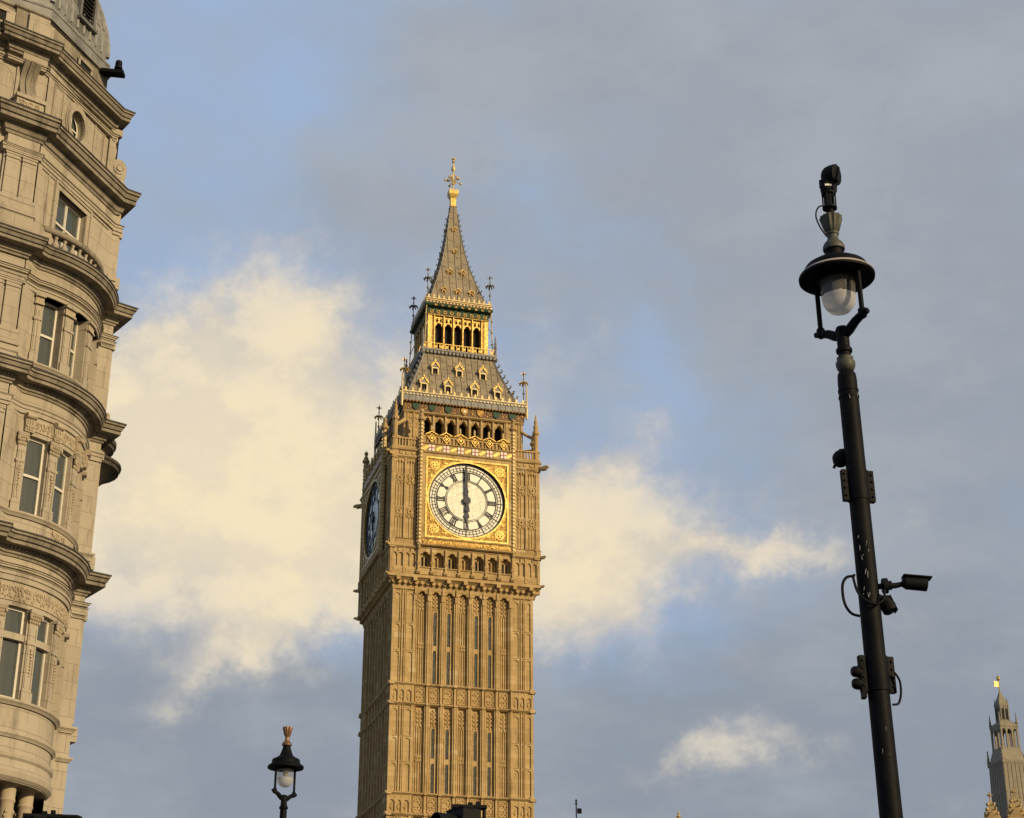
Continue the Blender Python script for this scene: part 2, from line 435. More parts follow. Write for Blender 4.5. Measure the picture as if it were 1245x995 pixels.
def dial_material(zc):
    m = bpy.data.materials.new('opal_dial_glass'); m.use_nodes = True; t = m.node_tree; p = t.nodes['Principled BSDF']
    p.inputs['Roughness'].default_value = .35
    c = t.nodes.new('ShaderNodeTexCoord'); O = c.outputs['Object']
    v = t.nodes.new('ShaderNodeTexVoronoi'); v.feature = 'DISTANCE_TO_EDGE'; v.inputs['Scale'].default_value = 2.3; t.links.new(vscale(t, O, (.72, .72, 1.25)), v.inputs['Vector'])
    sp = t.nodes.new('ShaderNodeSeparateXYZ'); t.links.new(O, sp.inputs[0])
    mu = X(t, sp.outputs[0]).fn('ABSOLUTE').fn('MINIMUM', X(t, sp.outputs[1]).fn('ABSOLUTE')); mz = X(t, sp.outputs[2]) - zc
    rr = (mu * mu + mz * mz).fn('SQRT')
    e = (X(t, v.outputs['Distance']).smooth(.008, .04) + rr.smooth(1.8, 1.82)).clamp()
    n = noise(t, O, 1.2, 4, .6)
    colr = mixc(t, n.smooth(.3, .7), (.90, .87, .72), (.82, .78, .62))
    t.links.new(mixc(t, e, (.44, .38, .26), colr), p.inputs['Base Color'])
    return m
DIAL = dial_material(55.45)
# ================================================================== ground
def sheet(name, x0, x1, y0, y1, z, m, kind='structure'):
    b = MB(lambda u, d, z_: (u, d, z_)); b.add([(x0, y0, z), (x1, y0, z), (x1, y1, z), (x0, y1, z)], [(0, 1, 2, 3)])
    return b.build(name, m, kind=kind)
ASPHALT = mat('asphalt', (.052, .052, .054), .9, 0, .3, 3, .25, bump=.3, bscale=60)
PAVING = mat('paving_stone', (.13, .122, .11), .85, 0, .3, 2, .25, bump=.2, bscale=30)  # base colour darkened to stand in for shade from buildings
GRASSG = mat('open_ground', (.09, .095, .06), .95, 0, .2, .3, .3)
sheet('ground', -2500, 2500, -2500, 2500, -.02, GRASSG)
sheet('road', -7.5, 60, -80, 130, -.012, ASPHALT)
b = MB(lambda u, d, z: (u, d, z))
b.box(-40, -7.5, -80, 130, -.3, .12); b.build('pavement', PAVING, kind='structure', bevel=.02)
b = MB(lambda u, d, z: (u, d, z))
b.box(1.8, 6.2, 13.2, 40, -.3, .12); b.build('traffic_island', PAVING, kind='structure', bevel=.02)
b = MB(lambda u, d, z: (u, d, z))
for i in range(24): b.box(-3.1, -2.95, -60 + i * 8, -57 + i * 8, -.012, -.004)
b.build('road_marking', WHITEP, kind='structure')
b = MB(lambda u, d, z: (u, d, z)); b.box(-40, 120, 131, 330, -.3, .1); b.build('palace_yard', PAVING, kind='structure')

# ================================================================== clock tower
TH = 0.27914
tower = thing('clock_tower', 'tall gothic clock tower of golden stone with gilded dials, iron roofs and a thin spire', 'clock tower', (-5.883, 148.11, 0.1), TH)

def face(k):
    a = -k * pi / 2; c, s = cos(a), sin(a); q = 1 - .0006 * (k % 2)
    def f(u, d, z):
        x, y = u * q, -d * q
        return (x * c - y * s, x * s + y * c, z)
    return f
FACES = [face(k) for k in range(4)]          # 0 front, 1 left, 2 back, 3 right

BU, BO, RD = 4.24, 6.23, 5.85               # bay field half width, corner half width, recessed wall
BAY = 2 * BU / 7
cb_ = [-BU + BAY * i for i in range(8)]
TIERS = [(39.0, 47.2), (29.85, 37.15), (20.7, 28.0), (11.55, 18.85), (1.2, 9.7)]

# --- main shaft wall with piers and blind tracery
sh = MB(); sh.sq([(RD, 0), (RD, 47.5)])
car = MB()
for F in FACES:
    sh.m = car.m = F
    for (z0, z1) in TIERS[:4]:
        for i, u in enumerate(cb_):
            if 0 < i < 7:
                sh.box(u - .085, u + .085, RD - .1, RD + .37, z0, z1)
                for s in (-1, 1):
                    sh.box(u + s * .17 - .04, u + s * .17 + .04, RD - .1, RD + .30, z0, z1)
                    sh.box(u + s * .27 - .028, u + s * .27 + .028, RD - .1, RD + .17, z0, z1)
            else:
                s = 1 if i == 0 else -1
                sh.box(u + s * .0, u + s * .1, RD - .1, RD + .34, z0, z1)
                sh.box(u + s * .16, u + s * .22, RD - .1, RD + .24, z0, z1)
        for i in range(7):
            c = (cb_[i] + cb_[i + 1]) / 2
            # carved head of each bay
            h0 = z1 - 1.15 - .6
            for r in range(4):
                zz = h0 + .12 + r * .36
                for s in (-1, 1):
                    car.diamond(c + s * .13, zz, .11, .17, RD - .1, RD + .085)
                car.diamond(c, zz + .18, .07, .12, RD - .1, RD + .13)
            for s in (-1, 1):
                car.box(c + s * .27, c + s * .31, RD - .1, RD + .11, h0 - .05, z1)
            if i in (0, 3, 6):                # blind bays: mullions and a quatrefoil group halfway
                for s in (-.2, 0, .2): sh.box(c + s - .03, c + s + .03, RD - .1, RD + .085, z0, h0)
                zm = (z0 + h0) / 2 + .1
                for a in (-1, 1):
                    for bb in (-1, 1): car.ring(zm + bb * .14, .045, .125, RD - .1, RD + .12, 8, c + a * .14)
            else:
                for s in (-1, 1): sh.box(c + s * .2 - .05, c + s * .2 + .05, RD - .1, RD + .10, z0, h0)
                zm = (z0 + h0) / 2
                sh.box(c - .22, c + .22, RD - .1, RD + .075, zm - .16, zm + .16)
                car.arch(c - .22, c + .22, h0 - .42, .3, h0, RD - .1, RD + .075, 4)
                car.arch(c - .22, c + .22, zm - .56, .3, zm - .16, RD - .1, RD + .075, 4)
sh.build('shaft_wall', GOLDSTONE, tower)
car.build('blind_tracery', GOLDSTONE_CARVED, tower)

# --- slit windows (front, left and the two hidden faces)
for F in FACES:
    for (z0, z1) in TIERS[:2]:
        h0 = z1 - 1.75; zm = (z0 + h0) / 2
        for i in (1, 2, 4, 5):
            c = (cb_[i] + cb_[i + 1]) / 2
            w = MB(F)
            for a, b_ in ((z0 + .08, zm - .17), (zm + .17, h0 - .05)):
                w.poly([(c - .14, a), (c + .14, a), (c + .14, b_ - .3), (c, b_), (c - .14, b_ - .3)], RD - .05, RD + .012)
            o = w.build('slit_window', OLDGLASS, tower)
            g = MB(F)
            for a, b_ in ((z0 + .08, zm - .17), (zm + .17, h0 - .05)):
                g.box(c - .012, c + .012, RD, RD + .03, a, b_ - .05)
                n = 6
                for q in range(1, n): g.box(c - .15, c + .15, RD, RD + .026, a + (b_ - a) * q / n - .012, a + (b_ - a) * q / n + .012)
            g.build('glazing_bar', DARKIRON, o)

# --- corner buttresses
for sx, sy in ((-1, -1), (1, -1), (1, 1), (-1, 1)):
    b = MB(); m_ = (BU + 6.12) / 2; hw = (6.12 - BU) / 2
    b.sq([(hw, 0), (hw, 47.6)], (sx * m_, sy * m_))
    for k, F in enumerate(FACES):
        # which side of this face this corner is on
        p = F(1, 1, 0)
        for s in (-1, 1):
            q = F(s * 5, 5, 0)
            if q[0] * sx > 0 and q[1] * sy > 0:
                b.m = F
                for (z0, z1) in TIERS:
                    for u0, u1, d in ((4.23, 4.40, 6.23), (4.93, 5.02, 6.20), (5.10, 5.16, 6.25), (5.33, 5.39, 6.25), (5.47, 5.56, 6.20), (6.04, 6.23, 6.23)):
                        b.box(s * u0, s * u1, 6.0, d, z0, z1)
                    b.box(s * 5.02, s * 5.47, 6.0, 6.15, z0, z1)
                    for zz in ([z1 - .35] + [z0 + (z1 - z0) * t for t in (.33, .62)]):
                        for u0, u1 in ((4.40, 4.93), (5.16, 5.33), (5.56, 6.04)):
                            a, e = sorted((s * u0, s * u1))
                            b.arch(a, e, zz - .3, .22, zz + .06, 6.0, 6.20, 3)
                            b.box(a, e, 6.0, 6.235, zz + .06, zz + .13)
    b.build('corner_buttress', GOLDSTONE, tower)

# --- string courses and the carved bands between them
for zt in (38.87, 37.2, 29.74, 28.05, 20.6, 18.9, 11.45, 9.75):
    b = MB()
    for F in FACES:
        b.m = F
        b.mould(-4.3, 4.3, [(5.8, zt - .10), (6.08, zt - .10), (6.26, zt + .02), (6.26, zt + .08), (5.8, zt + .24)])
        for i in range(8): b.box(cb_[i] - .13, cb_[i] + .13, 5.9, 6.30, zt - .06, zt + .13)
        for s in (-1, 1):
            u0, u1 = sorted((s * 4.19, s * 6.40))
            b.mould(u0, u1, [(5.9, zt - .12), (6.24, zt - .12), (6.41, zt + .02), (6.41, zt + .09), (5.9, zt + .27)])
    b.build('string_course', GOLDSTONE, tower)
for z0, z1 in ((37.35, 38.78), (28.2, 29.65), (19.05, 20.5), (9.9, 11.35)):
    b = MB(); b.sq([(5.9, z0 - .1), (5.9, z1 + .1)])
    for F in FACES:
        b.m = F
        for i in range(8):
            b.box(cb_[i] - .10, cb_[i] + .10, 5.8, 6.13, z0, z1)
        for i in range(7):
            c = (cb_[i] + cb_[i + 1]) / 2; h = z1 - z0
            for s in (-1, 1):
                b.box(c + s * .40, c + s * .34, 5.8, 6.03, z0, z1)
                for q in range(3): b.ring(z0 + h * (q + .55) / 3.2, .10, .19, 5.8, 5.97 + q * .004 + s * .002, 9, c + s * .15)
            for q in range(5): b.diamond(c + (.16 if q % 2 else -.16), z0 + h * (q + .6) / 5.4, .13, .13, 5.8, 5.975)
            b.box(c - .34, c + .34, 5.8, 6.02, z1 - .12, z1)
        for s in (-1, 1):
            for u in (4.31, 4.97, 5.5, 6.14): b.box(s * (u - .08), s * (u + .08), 6.0, 6.245, z0, z1)
            for u0, u1 in ((4.40, 4.89), (5.58, 6.06), (5.05, 5.42)):
                a, e = sorted((s * u0, s * u1))
                b.arch(a, e, z0 + .5 * h, .3, z1, 6.0, 6.22, 4)
                b.diamond((a + e) / 2, z0 + .3 * h, .12, .25, 6.0, 6.19)
    b.build('carved_band', GOLDSTONE_CARVED, tower)

# --- arched heads over the seven bays, under the clock stage
b = MB()
for F in FACES:
    b.m = F
    for i in range(7):
        b.arch(cb_[i] + .14, cb_[i + 1] - .14, 46.55, .52, 47.4, RD - .05, 6.24, 6, .09)
        b.box(cb_[i] - .14, cb_[i] + .14, RD - .05, 6.27, 46.2, 47.4)
        b.box(cb_[i] - .09, cb_[i] + .09, RD - .05, 6.36, 46.75, 47.4)
        b.mould(cb_[i] - .12, cb_[i] + .12, [(RD, 45.9), (6.15, 46.2), (6.15, 46.3), (RD, 46.3)])
    b.box(cb_[7] - .14, cb_[7] + .14, RD - .05, 6.27, 46.2, 47.4)
    b.box(-4.2, 4.2, RD - .05, 6.29, 47.25, 47.5)
b.build('arched_head', GOLDSTONE, tower)

# --- corbelled cornice
b = MB()
b.sq([(6.1, 47.05), (6.27, 47.12), (6.3, 47.35), (6.36, 47.55), (6.5, 47.8), (6.72, 47.98), (6.86, 48.05), (6.86, 48.22), (6.70, 48.38), (6.3, 48.4)])
for k, F in enumerate(FACES):
    b.m = F
    for i in range(26):
        u = -6.25 + 12.5 * i / 25
        b.poly([(u - .17, 47.62), (u, 47.48), (u + .17, 47.62), (u + .1, 47.82), (u - .1, 47.82)], 6.3, 6.62)
    for i in range(9):
        u = -5.9 + 11.8 * i / 8
        b.obox(F(u, 6.72, 47.9), F(1, 0, 0), F(0, 1, 0), (0, 0, 1), .17, .22, .17)
b.build('corbelled_cornice', GOLDSTONE_CARVED, tower)

# --- arcade storey below the dials
b = MB(); b.sq([(6.25, 48.3), (6.25, 50.9)])
N = 4.2; nb = [-N + 2 * N / 7 * i for i in range(8)]
for k, F in enumerate(FACES):
    b.m = F
    b.box(-N, N, 6.1, 6.80, 48.38, 48.95)
    b.mould(-N - .1, N + .1, [(6.1, 48.9), (6.78, 48.9), (6.9, 48.98), (6.9, 49.05), (6.1, 49.1)])
    for i, u in enumerate(nb):
        b.box(u - .14, u + .14, 6.1, 6.84, 48.5, 50.75)
        b.box(u - .07, u + .07, 6.1, 6.96, 48.6, 50.7)
        b.mould(u - .13, u + .13, [(6.5, 49.2), (6.86, 49.2), (7.0, 49.35), (7.0, 49.5), (6.5, 49.55)])
        b.mould(u - .16, u + .16, [(6.5, 48.42), (6.9, 48.42), (7.02, 48.56), (6.9, 48.7), (6.5, 48.7)])
    for i in range(7):
        b.arch(nb[i] + .14, nb[i + 1] - .14, 49.95, .5, 50.75, 6.1, 6.82, 6, .1)
        c = (nb[i] + nb[i + 1]) / 2
        for s in (-.34, 0, .34): b.box(c + s - .05, c + s + .05, 6.1, 6.42, 49.05, 50.3)
        for s in (-1, 1): b.arch(c + (s - 1) * .17 + .05, c + (s + 1) * .17 - .05, 49.85, .25, 50.4, 6.1, 6.40, 4)
    for s in (-1, 1):                         # corner panels, two pairs of lancets
        a0, a1 = sorted((s * 4.3, s * 6.55))
        b.box(a0, a1, 6.1, 6.58, 48.35, 50.85)
        for u in (4.36, 5.45, 6.58): b.box(s * (u - .09), s * (u + .09), 6.4, 6.76, 48.4, 50.8)
        for c in (4.91, 6.0):
            b.box(s * (c - .04), s * (c + .04), 6.4, 6.68, 49.0, 50.3)
            for t in (-1, 1):
                e = sorted((s * (c + .04 * t), s * (c + .46 * t)))
                b.arch(e[0], e[1], 49.95, .3, 50.75, 6.4, 6.70, 4)
            e = sorted((s * (c - .46), s * (c + .46))); b.box(e[0], e[1], 6.4, 6.70, 48.4, 49.0); b.box(e[0] + .1, e[1] - .1, 6.4, 6.735, 48.55, 48.86)
    b.mould(-6.86, 6.86, [(6.2, 50.62), (6.72, 50.62), (6.9, 50.76), (6.9, 50.84), (6.74, 50.94), (6.2, 50.98)])
b.build('arcade_storey', GOLDSTONE, tower)
for F in FACES:
    for i in (0, 2, 4, 6):
        c = (nb[i] + nb[i + 1]) / 2
        w = MB(F)
        for s in (-1, 1): w.poly([(c + s * .17 - .12, 49.1), (c + s * .17 + .12, 49.1), (c + s * .17 + .12, 49.9), (c + s * .17, 50.15), (c + s * .17 - .12, 49.9)], 6.2, 6.275)
        w.build('arcade_window', OLDGLASS, tower)

# --- clock stage body and its corner buttresses
b = MB(); b.sq([(6.35, 50.9), (6.35, 60.0)]); b.build('clock_stage_wall', GOLDSTONE, tower)
for sx, sy in ((-1, -1), (1, -1), (1, 1), (-1, 1)):
    b = MB(); m_ = (4.5 + 6.62) / 2; hw = (6.62 - 4.5) / 2
    b.sq([(hw, 50.85), (hw, 60.02)], (sx * m_, sy * m_))
    for F in FACES:
        for s in (-1, 1):
            q = F(s * 5, 5, 0)
            if q[0] * sx > 0 and q[1] * sy > 0:
                b.m = F
                for u0, u1, d in ((4.48, 4.62, 6.72), (4.78, 4.84, 6.68), (5.02, 5.08, 6.68), (5.42, 5.60, 6.77), (5.78, 5.84, 6.68), (6.02, 6.08, 6.68), (6.28, 6.34, 6.68), (6.46, 6.62, 6.70), (6.62, 6.745, 6.745)):
                    b.box(s * u0, s * u1, 6.4, d, 51.5, 59.0)
                b.box(s * 5.42, s * 5.38, 6.4, 6.70, 51.5, 59.0); b.box(s * 5.6, s * 5.64, 6.4, 6.70, 51.5, 59.0)
                for c in (5.02, 6.05):
                    for zz in (53.95, 57.05):
                        b.box(s * (c - .36), s * (c + .36), 6.4, 6.675, zz - .5, zz + .5)
                        b.ring(zz, .12, .22, 6.4, 6.77, 10, s * c)
                        for a in (-1, 1):
                            for e in (-1, 1): b.ring(zz + e * .3, .07, .15, 6.4, 6.745, 8, s * c + a * .22)
                    for t in (-1, 0, 1): b.diamond(s * c + t * .25, 58.75, .1, .24, 6.4, 6.735)
                    e = sorted((s * (c - .4), s * (c + .4))); b.arch(e[0], e[1], 58.5, .25, 59.02, 6.4, 6.70, 4)
                a0, a1 = sorted((s * 4.46, s * 6.84))
                b.box(a0, a1, 6.4, 6.73, 50.95, 51.5)
                for q_ in range(10): b.box(s * (4.6 + q_ * .21), s * (4.70 + q_ * .21), 6.5, 6.76, 51.08, 51.36)
                b.mould(a0, a1, [(6.3, 51.42), (6.72, 51.42), (6.83, 51.5), (6.3, 51.62)])
                b.mould(a0, a1, [(6.3, 58.95), (6.74, 58.95), (6.88, 59.1), (6.88, 59.2), (6.76, 59.3), (6.76, 59.62), (6.92, 59.72), (6.96, 59.86), (6.3, 59.98)])
                for q_ in range(4): b.box(s * (4.7 + q_ * .55), s * (5.0 + q_ * .55), 6.5, 6.83, 59.34, 59.58)
    b.build('clock_stage_buttress', GOLDSTONE, tower)
# gargoyles on the corners
for sx, sy in ((-1, -1), (1, -1), (1, 1), (-1, 1)):
    for z, r in ((59.25, .78), (50.85, .5), (48.2, .38)):
        b = MB(); d = Vector((sx, sy, 0)).normalized(); b0 = d * 6.75 * sqrt(2)
        b.tube([b0 - d * .5 + Vector((0, 0, z)), b0 + d * .35 * r + Vector((0, 0, z + .02)), b0 + d * .75 * r + Vector((0, 0, z + .16 * r)), b0 + d * 1.05 * r + Vector((0, 0, z + .1 * r)), b0 + d * 1.2 * r + Vector((0, 0, z - .05 * r))], [.30 * r, .25 * r, .17 * r, .19 * r, .07 * r], 7)
        n = Vector((-d.y, d.x, 0))
        for s in (-1, 1): b.obox(b0 + d * .55 * r + n * s * .2 * r + Vector((0, 0, z - .05)), d, n, (0, 0, 1), .3 * r, .06 * r, .14 * r)
        b.build('gargoyle', GOLDSTONE_CARVED, tower)

# --- the four dials
ZC = 55.45; R = 3.45
ROMAN = ['XII', 'I', 'II', 'III', 'IV', 'V', 'VI', 'VII', 'VIII', 'IX', 'X', 'XI']
def numeral(b, h, txt, d0, d1):
    """gothic Roman numeral of radial strokes, feet towards the centre"""
    a = radians(h * 30); r0, r1 = 2.02, 2.62
    tx, tz = cos(a), -sin(a); rx, rz = sin(a), cos(a)
    def P(t, r): return (tx * t + rx * r, ZC + tz * t + rz * r)
    wid = {'I': .15, 'V': .36, 'X': .34}; W = sum(wid[c] for c in txt); t = -W / 2
    for c in txt:
        m_ = t + wid[c] / 2
        if c == 'I': b.bar(P(m_, r0), P(m_, r1), .085, d0, d1)
        elif c == 'V': b.bar(P(m_ - .12, r1), P(m_, r0), .095, d0, d1); b.bar(P(m_ + .12, r1), P(m_ + .005, r0), .05, d0 + .004, d1 + .004)
        else: b.bar(P(m_ - .12, r1), P(m_ + .12, r0), .095, d0, d1); b.bar(P(m_ + .12, r1), P(m_ - .12, r0), .05, d0 + .004, d1 + .004)
        t += wid[c]
    for r in (r0, r1): b.bar(P(-W / 2, r), P(W / 2, r), .045, d0 + .008, d1 + .008)

for k, F in enumerate(FACES):
    dial = MB(F).disc(ZC, 3.42, 6.6, 6.83, 96).build('clock_dial', DIAL, tower)
    b = MB(F)
    b.ring(ZC, 3.32, 3.46, 6.7, 6.90, 96); b.ring(ZC, 3.10, 3.15, 6.8, 6.872, 96); b.ring(ZC, 2.84, 2.885, 6.8, 6.872, 96); b.ring(ZC, 2.66, 2.74, 6.8, 6.88, 96)
    b.ring(ZC, 1.90, 1.95, 6.8, 6.872, 72); b.ring(ZC, 1.78, 1.82, 6.8, 6.872, 72)
    for i in range(60):
        a = radians(i * 6); u, z = sin(a), cos(a)
        b.bar((u * 2.86, ZC + z * 2.86), (u * 3.13, ZC + z * 3.13), .045, 6.8, 6.868)
        if i % 5 == 0: b.bar((u * 1.93, ZC + z * 1.93), (u * 3.36, ZC + z * 3.36), .06 if i % 15 else .075, 6.8, 6.876)
        elif i % 5 in (2, 3):
            b.bar((u * 3.13, ZC + z * 3.13), (u * 3.33, ZC + z * 3.33), .02, 6.8, 6.866)
            b.bar((u * 2.72, ZC + z * 2.72), (u * 2.86, ZC + z * 2.86), .025, 6.8, 6.866)
    b.build('minute_track', DARKIRON, dial)
    for h, txt in enumerate(ROMAN):
        n = MB(F); numeral(n, h, txt, 6.8, 6.885); n.build('roman_numeral', DARKIRON, dial)
    def hand(name, ang, L, w, tail, wt, dd, orn):
        a = radians(ang); rx, rz, tx, tz = sin(a), cos(a), cos(a), -sin(a)
        def P(t, r): return (tx * t + rx * r, ZC + tz * t + rz * r)
        b = MB(F)
        pts = [P(-wt, -tail), P(-w, -.3), P(-w, .3)] + [P(-s * w, r) for r, s in orn] + [P(-w * .18, L)]
        pts += [P(w * .18, L)] + [P(s * w, r) for r, s in reversed(orn)] + [P(w, .3), P(w, -.3), P(wt, -tail)]
        b.poly(pts, dd, dd + .06); b.disc(ZC, .34, dd - .01, dd + .09, 20)
        return b.build(name, DARKIRON, dial)
    hand('hour_hand', 179.7, 2.02, .15, .75, .12, 6.90, [(.75, .8), (.95, 1.5), (1.1, .7), (1.25, 1.2), (1.5, 1.75), (1.7, .8), (1.85, .5)])
    hand('minute_hand', 356.9, 3.22, .125, 1.05, .2, 7.0, [(.7, 1.2), (.85, 1.5), (1.0, 1.0), (2.2, .85), (3.0, .6)])
    # gilded square with a round opening
    b = MB(F); S = 3.72; n = 96; d0, d1 = 6.5, 7.03; vs = []
    for i in range(n):
        a = 2 * pi * (i + .5) / n; u, z = sin(a), cos(a); q = S / max(abs(u), abs(z))
        vs += [F(u * 3.47, d1, ZC + z * 3.47), F(u * q, d1, ZC + z * q), F(u * 3.47, d0 + .3, ZC + z * 3.47)]
    b.add(vs, [f for i in range(n) for f in ((i * 3, i * 3 + 1, ((i + 1) % n) * 3 + 1, ((i + 1) % n) * 3), (i * 3, ((i + 1) % n) * 3, ((i + 1) % n) * 3 + 2, i * 3 + 2))])
    sur = b.build('gilded_spandrel', GOLD_DULL, tower)
    b = MB(F)
    b.ring(ZC, 3.47, 3.62, 7.0, 7.10, 96)
    for s in (-1, 1):
        b.box(s * 3.62, s * 3.76, 6.9, 7.12, ZC - 3.76, ZC + 3.76); b.box(-3.62, 3.62, 6.9, 7.117, ZC + s * 3.62, ZC + s * 3.76)
        for t in (-1, 1):
            cu, cz = s * 2.98, ZC + t * 2.98
            b.ring(cz, .34, .42, 7.0, 7.085, 16, cu)
            for q in range(4):
                a = q * pi / 2 + pi / 4; b.ring(cz + .2 * cos(a), .07, .16, 7.0, 7.11, 8, cu + .2 * sin(a))
            b.disc(cz, .1, 7.0, 7.15, 8, cu)
            for e, f_ in ((.0, 1), (1, 0)):
                cu2, cz2 = (s * 3.25, ZC + t * 1.95) if e else (s * 1.95, ZC + t * 3.25)
                b.poly([(cu2 - .08, cz2), (cu2, cz2 - .28), (cu2 + .08, cz2), (cu2, cz2 + .28)] if e else [(cu2 - .28, cz2), (cu2, cz2 - .08), (cu2 + .28, cz2), (cu2, cz2 + .08)], 7.0, 7.09)
            b.bar((s * 2.62, ZC + t * 3.6), (s * 2.52, ZC + t * 2.52), .05, 7.0, 7.075); b.bar((s * 3.6, ZC + t * 2.62), (s * 2.53, ZC + t * 2.53), .05, 7.0, 7.07)
            b.bar((s * 1.2, ZC + t * 3.56), (s * 2.4, ZC + t * 2.86), .04, 7.0, 7.065); b.bar((s * 3.56, ZC + t * 1.2), (s * 2.86, ZC + t * 2.4), .04, 7.0, 7.06)
    b.build('gilt_moulding', GOLD, sur)
    # stone frame, inscription band below, shields above
    b = MB(F)
    for s in (-1, 1): b.box(s * 3.76, s * 4.06, 6.2, 7.07, 51.0, 59.6)
    b.box(-3.76, 3.76, 6.2, 7.065, ZC + 3.76, 59.75); b.box(-3.76, 3.76, 6.2, 7.065, 51.0, ZC - 3.76)
    b.mould(-4.4, 4.4, [(6.2, 50.88), (7.08, 50.88), (7.2, 50.95), (7.2, 51.02), (6.2, 51.06)])
    b.mould(-4.4, 4.4, [(6.2, 51.52), (7.06, 51.52), (7.15, 51.56), (7.15, 51.62), (6.2, 51.66)])
    b.mould(-4.4, 4.4, [(6.2, 59.5), (7.06, 59.5), (7.2, 59.6), (7.2, 59.66), (6.2, 59.72)])
    b.mould(-4.4, 4.4, [(6.2, 60.36), (7.1, 60.36), (7.22, 60.44), (7.22, 60.5), (6.2, 60.56)])
    b.box(-4.1, 4.1, 6.2, 7.09, 59.6, 60.4)
    b.build('dial_frame', GOLDSTONE, tower)
    band = MB(F).box(-3.95, 3.95, 6.9, 7.115, 51.08, 51.5).build('inscription_band', GOLD_DULL, tower)
    tcu = bpy.data.curves.new('txt', 'FONT'); tcu.body = 'DOMINE SALVAM FAC REGINAM NOSTRAM VICTORIAM PRIMAM'
    tcu.size = .36; tcu.extrude = .02; tcu.align_x = 'CENTER'; tcu.space_character = .9
    to = bpy.data.objects.new('txt', tcu); COL.objects.link(to); bpy.context.view_layer.update()
    tm = bpy.data.meshes.new_from_object(to.evaluated_get(bpy.context.evaluated_depsgraph_get()))
    wd_ = max(v.co.x for v in tm.vertices) - min(v.co.x for v in tm.vertices); sc_ = 7.6 / wd_
    for v in tm.vertices: v.co = F(v.co.x * sc_, 7.13 + v.co.z, 51.16 + v.co.y)
    bpy.data.objects.remove(to); tm.materials.clear(); tm.materials.append(GOLD)
    lo = bpy.data.objects.new('gilt_lettering', tm); COL.objects.link(lo); lo.parent = band
    for i in range(6):
        u = -3.3 + 1.32 * i
        s_ = MB(F).box(u - .26, u + .26, 7.0, 7.16, 59.74, 60.32).build('white_shield', WHITEP, tower)
        MB(F).box(u - .045, u + .045, 7.1, 7.178, 59.74, 60.32).box(u - .26, u - .05, 7.1, 7.176, 59.99, 60.07).box(u + .05, u + .26, 7.1, 7.176, 59.99, 60.07).build('red_cross', REDP, s_)
    g = MB(F)
    for i in range(7):
        u = -3.96 + 1.32 * i
        if i == 0: u += .12
        if i == 6: u -= .12
        g.poly([(u - .3, 59.84), (u - .12, 59.78), (u + .3, 60.08), (u + .3, 60.22), (u + .12, 60.26), (u - .3, 59.98)], 7.0, 7.14)
    # parapet over the dial: little arches, diamonds in gables
    g.mould(-4.0, 4.0, [(6.9, 61.27), (7.12, 61.27), (7.16, 61.33), (6.9, 61.38)])
    for i in range(6):
        u = -3.3 + 1.32 * i
        for s in (-1, 1):
            g.bar((u, 60.6), (u + s * .3, 60.98), .06, 6.98, 7.17); g.bar((u + s * .3, 60.98), (u, 61.36), .06, 6.98, 7.172)
            g.bar((u + s * .6, 61.3), (u, 61.62), .07, 6.95, 7.15)
        g.diamond(u, 60.98, .14, .17, 6.98, 7.2)
    g.build('gilt_frieze', GOLD, tower)
    p_ = MB(F); p_.box(-4.0, 4.0, 6.7, 6.93, 60.5, 61.3)
    for i in range(25):
        u = -3.96 + .33 * i
        p_.box(u - .05, u + .05, 6.8, 7.06, 60.56, 61.27)
        if i < 24: p_.arch(u + .05, u + .28, 60.95, .18, 61.27, 6.8, 7.04, 3)
    for i in range(6):
        u = -3.3 + 1.32 * i; p_.poly([(u - .6, 61.3), (u + .6, 61.3), (u, 61.6)], 6.72, 7.0)
    p_.build('dial_parapet', GOLDSTONE_CARVED, tower)
    for i in range(6):
        u = -3.3 + 1.32 * i; x, y, z = F(u, 6.86, 61.5)
        MB().lathe((x, y, z), [(.06, 0), (.06, .3), (.11, .36), (.11, .43), (.06, .5), (.1, .58), (.08, .72), (.03, .8), (0, .84)], 8).build('parapet_finial', GILTWHITE, tower, smooth=1)
    # dotted gilt columns either side of the dial
    for s in (-1, 1):
        x, y, z = F(s * 4.22, 6.98, 0)
        b = MB(); b.lathe((x, y, 0), [(.10, 50.6), (.2, 50.95), (.2, 62.55), (.34, 62.62), (.36, 62.8), (.22, 62.95), (.24, 63.1), (.13, 63.2), (.13, 63.4), (.2, 63.48), (.17, 63.62), (.05, 63.75), (0, 63.85)], 8, ph=pi / 8)
        c_ = b.build('gilt_column', GOLDSTONE, tower)
        b = MB(F); q = 51.15
        while q < 62.4:
            b.box(s * 4.22 - .085, s * 4.22 + .085, 7.08, 7.225, q, q + .16)
            b.box(s * 4.22 - .225, s * 4.22 - .15, 6.88, 7.05, q, q + .16); b.box(s * 4.22 + .15, s * 4.22 + .225, 6.88, 7.05, q, q + .16)
            q += .345
        b.build('gilt_trim', GILTWHITE, c_)

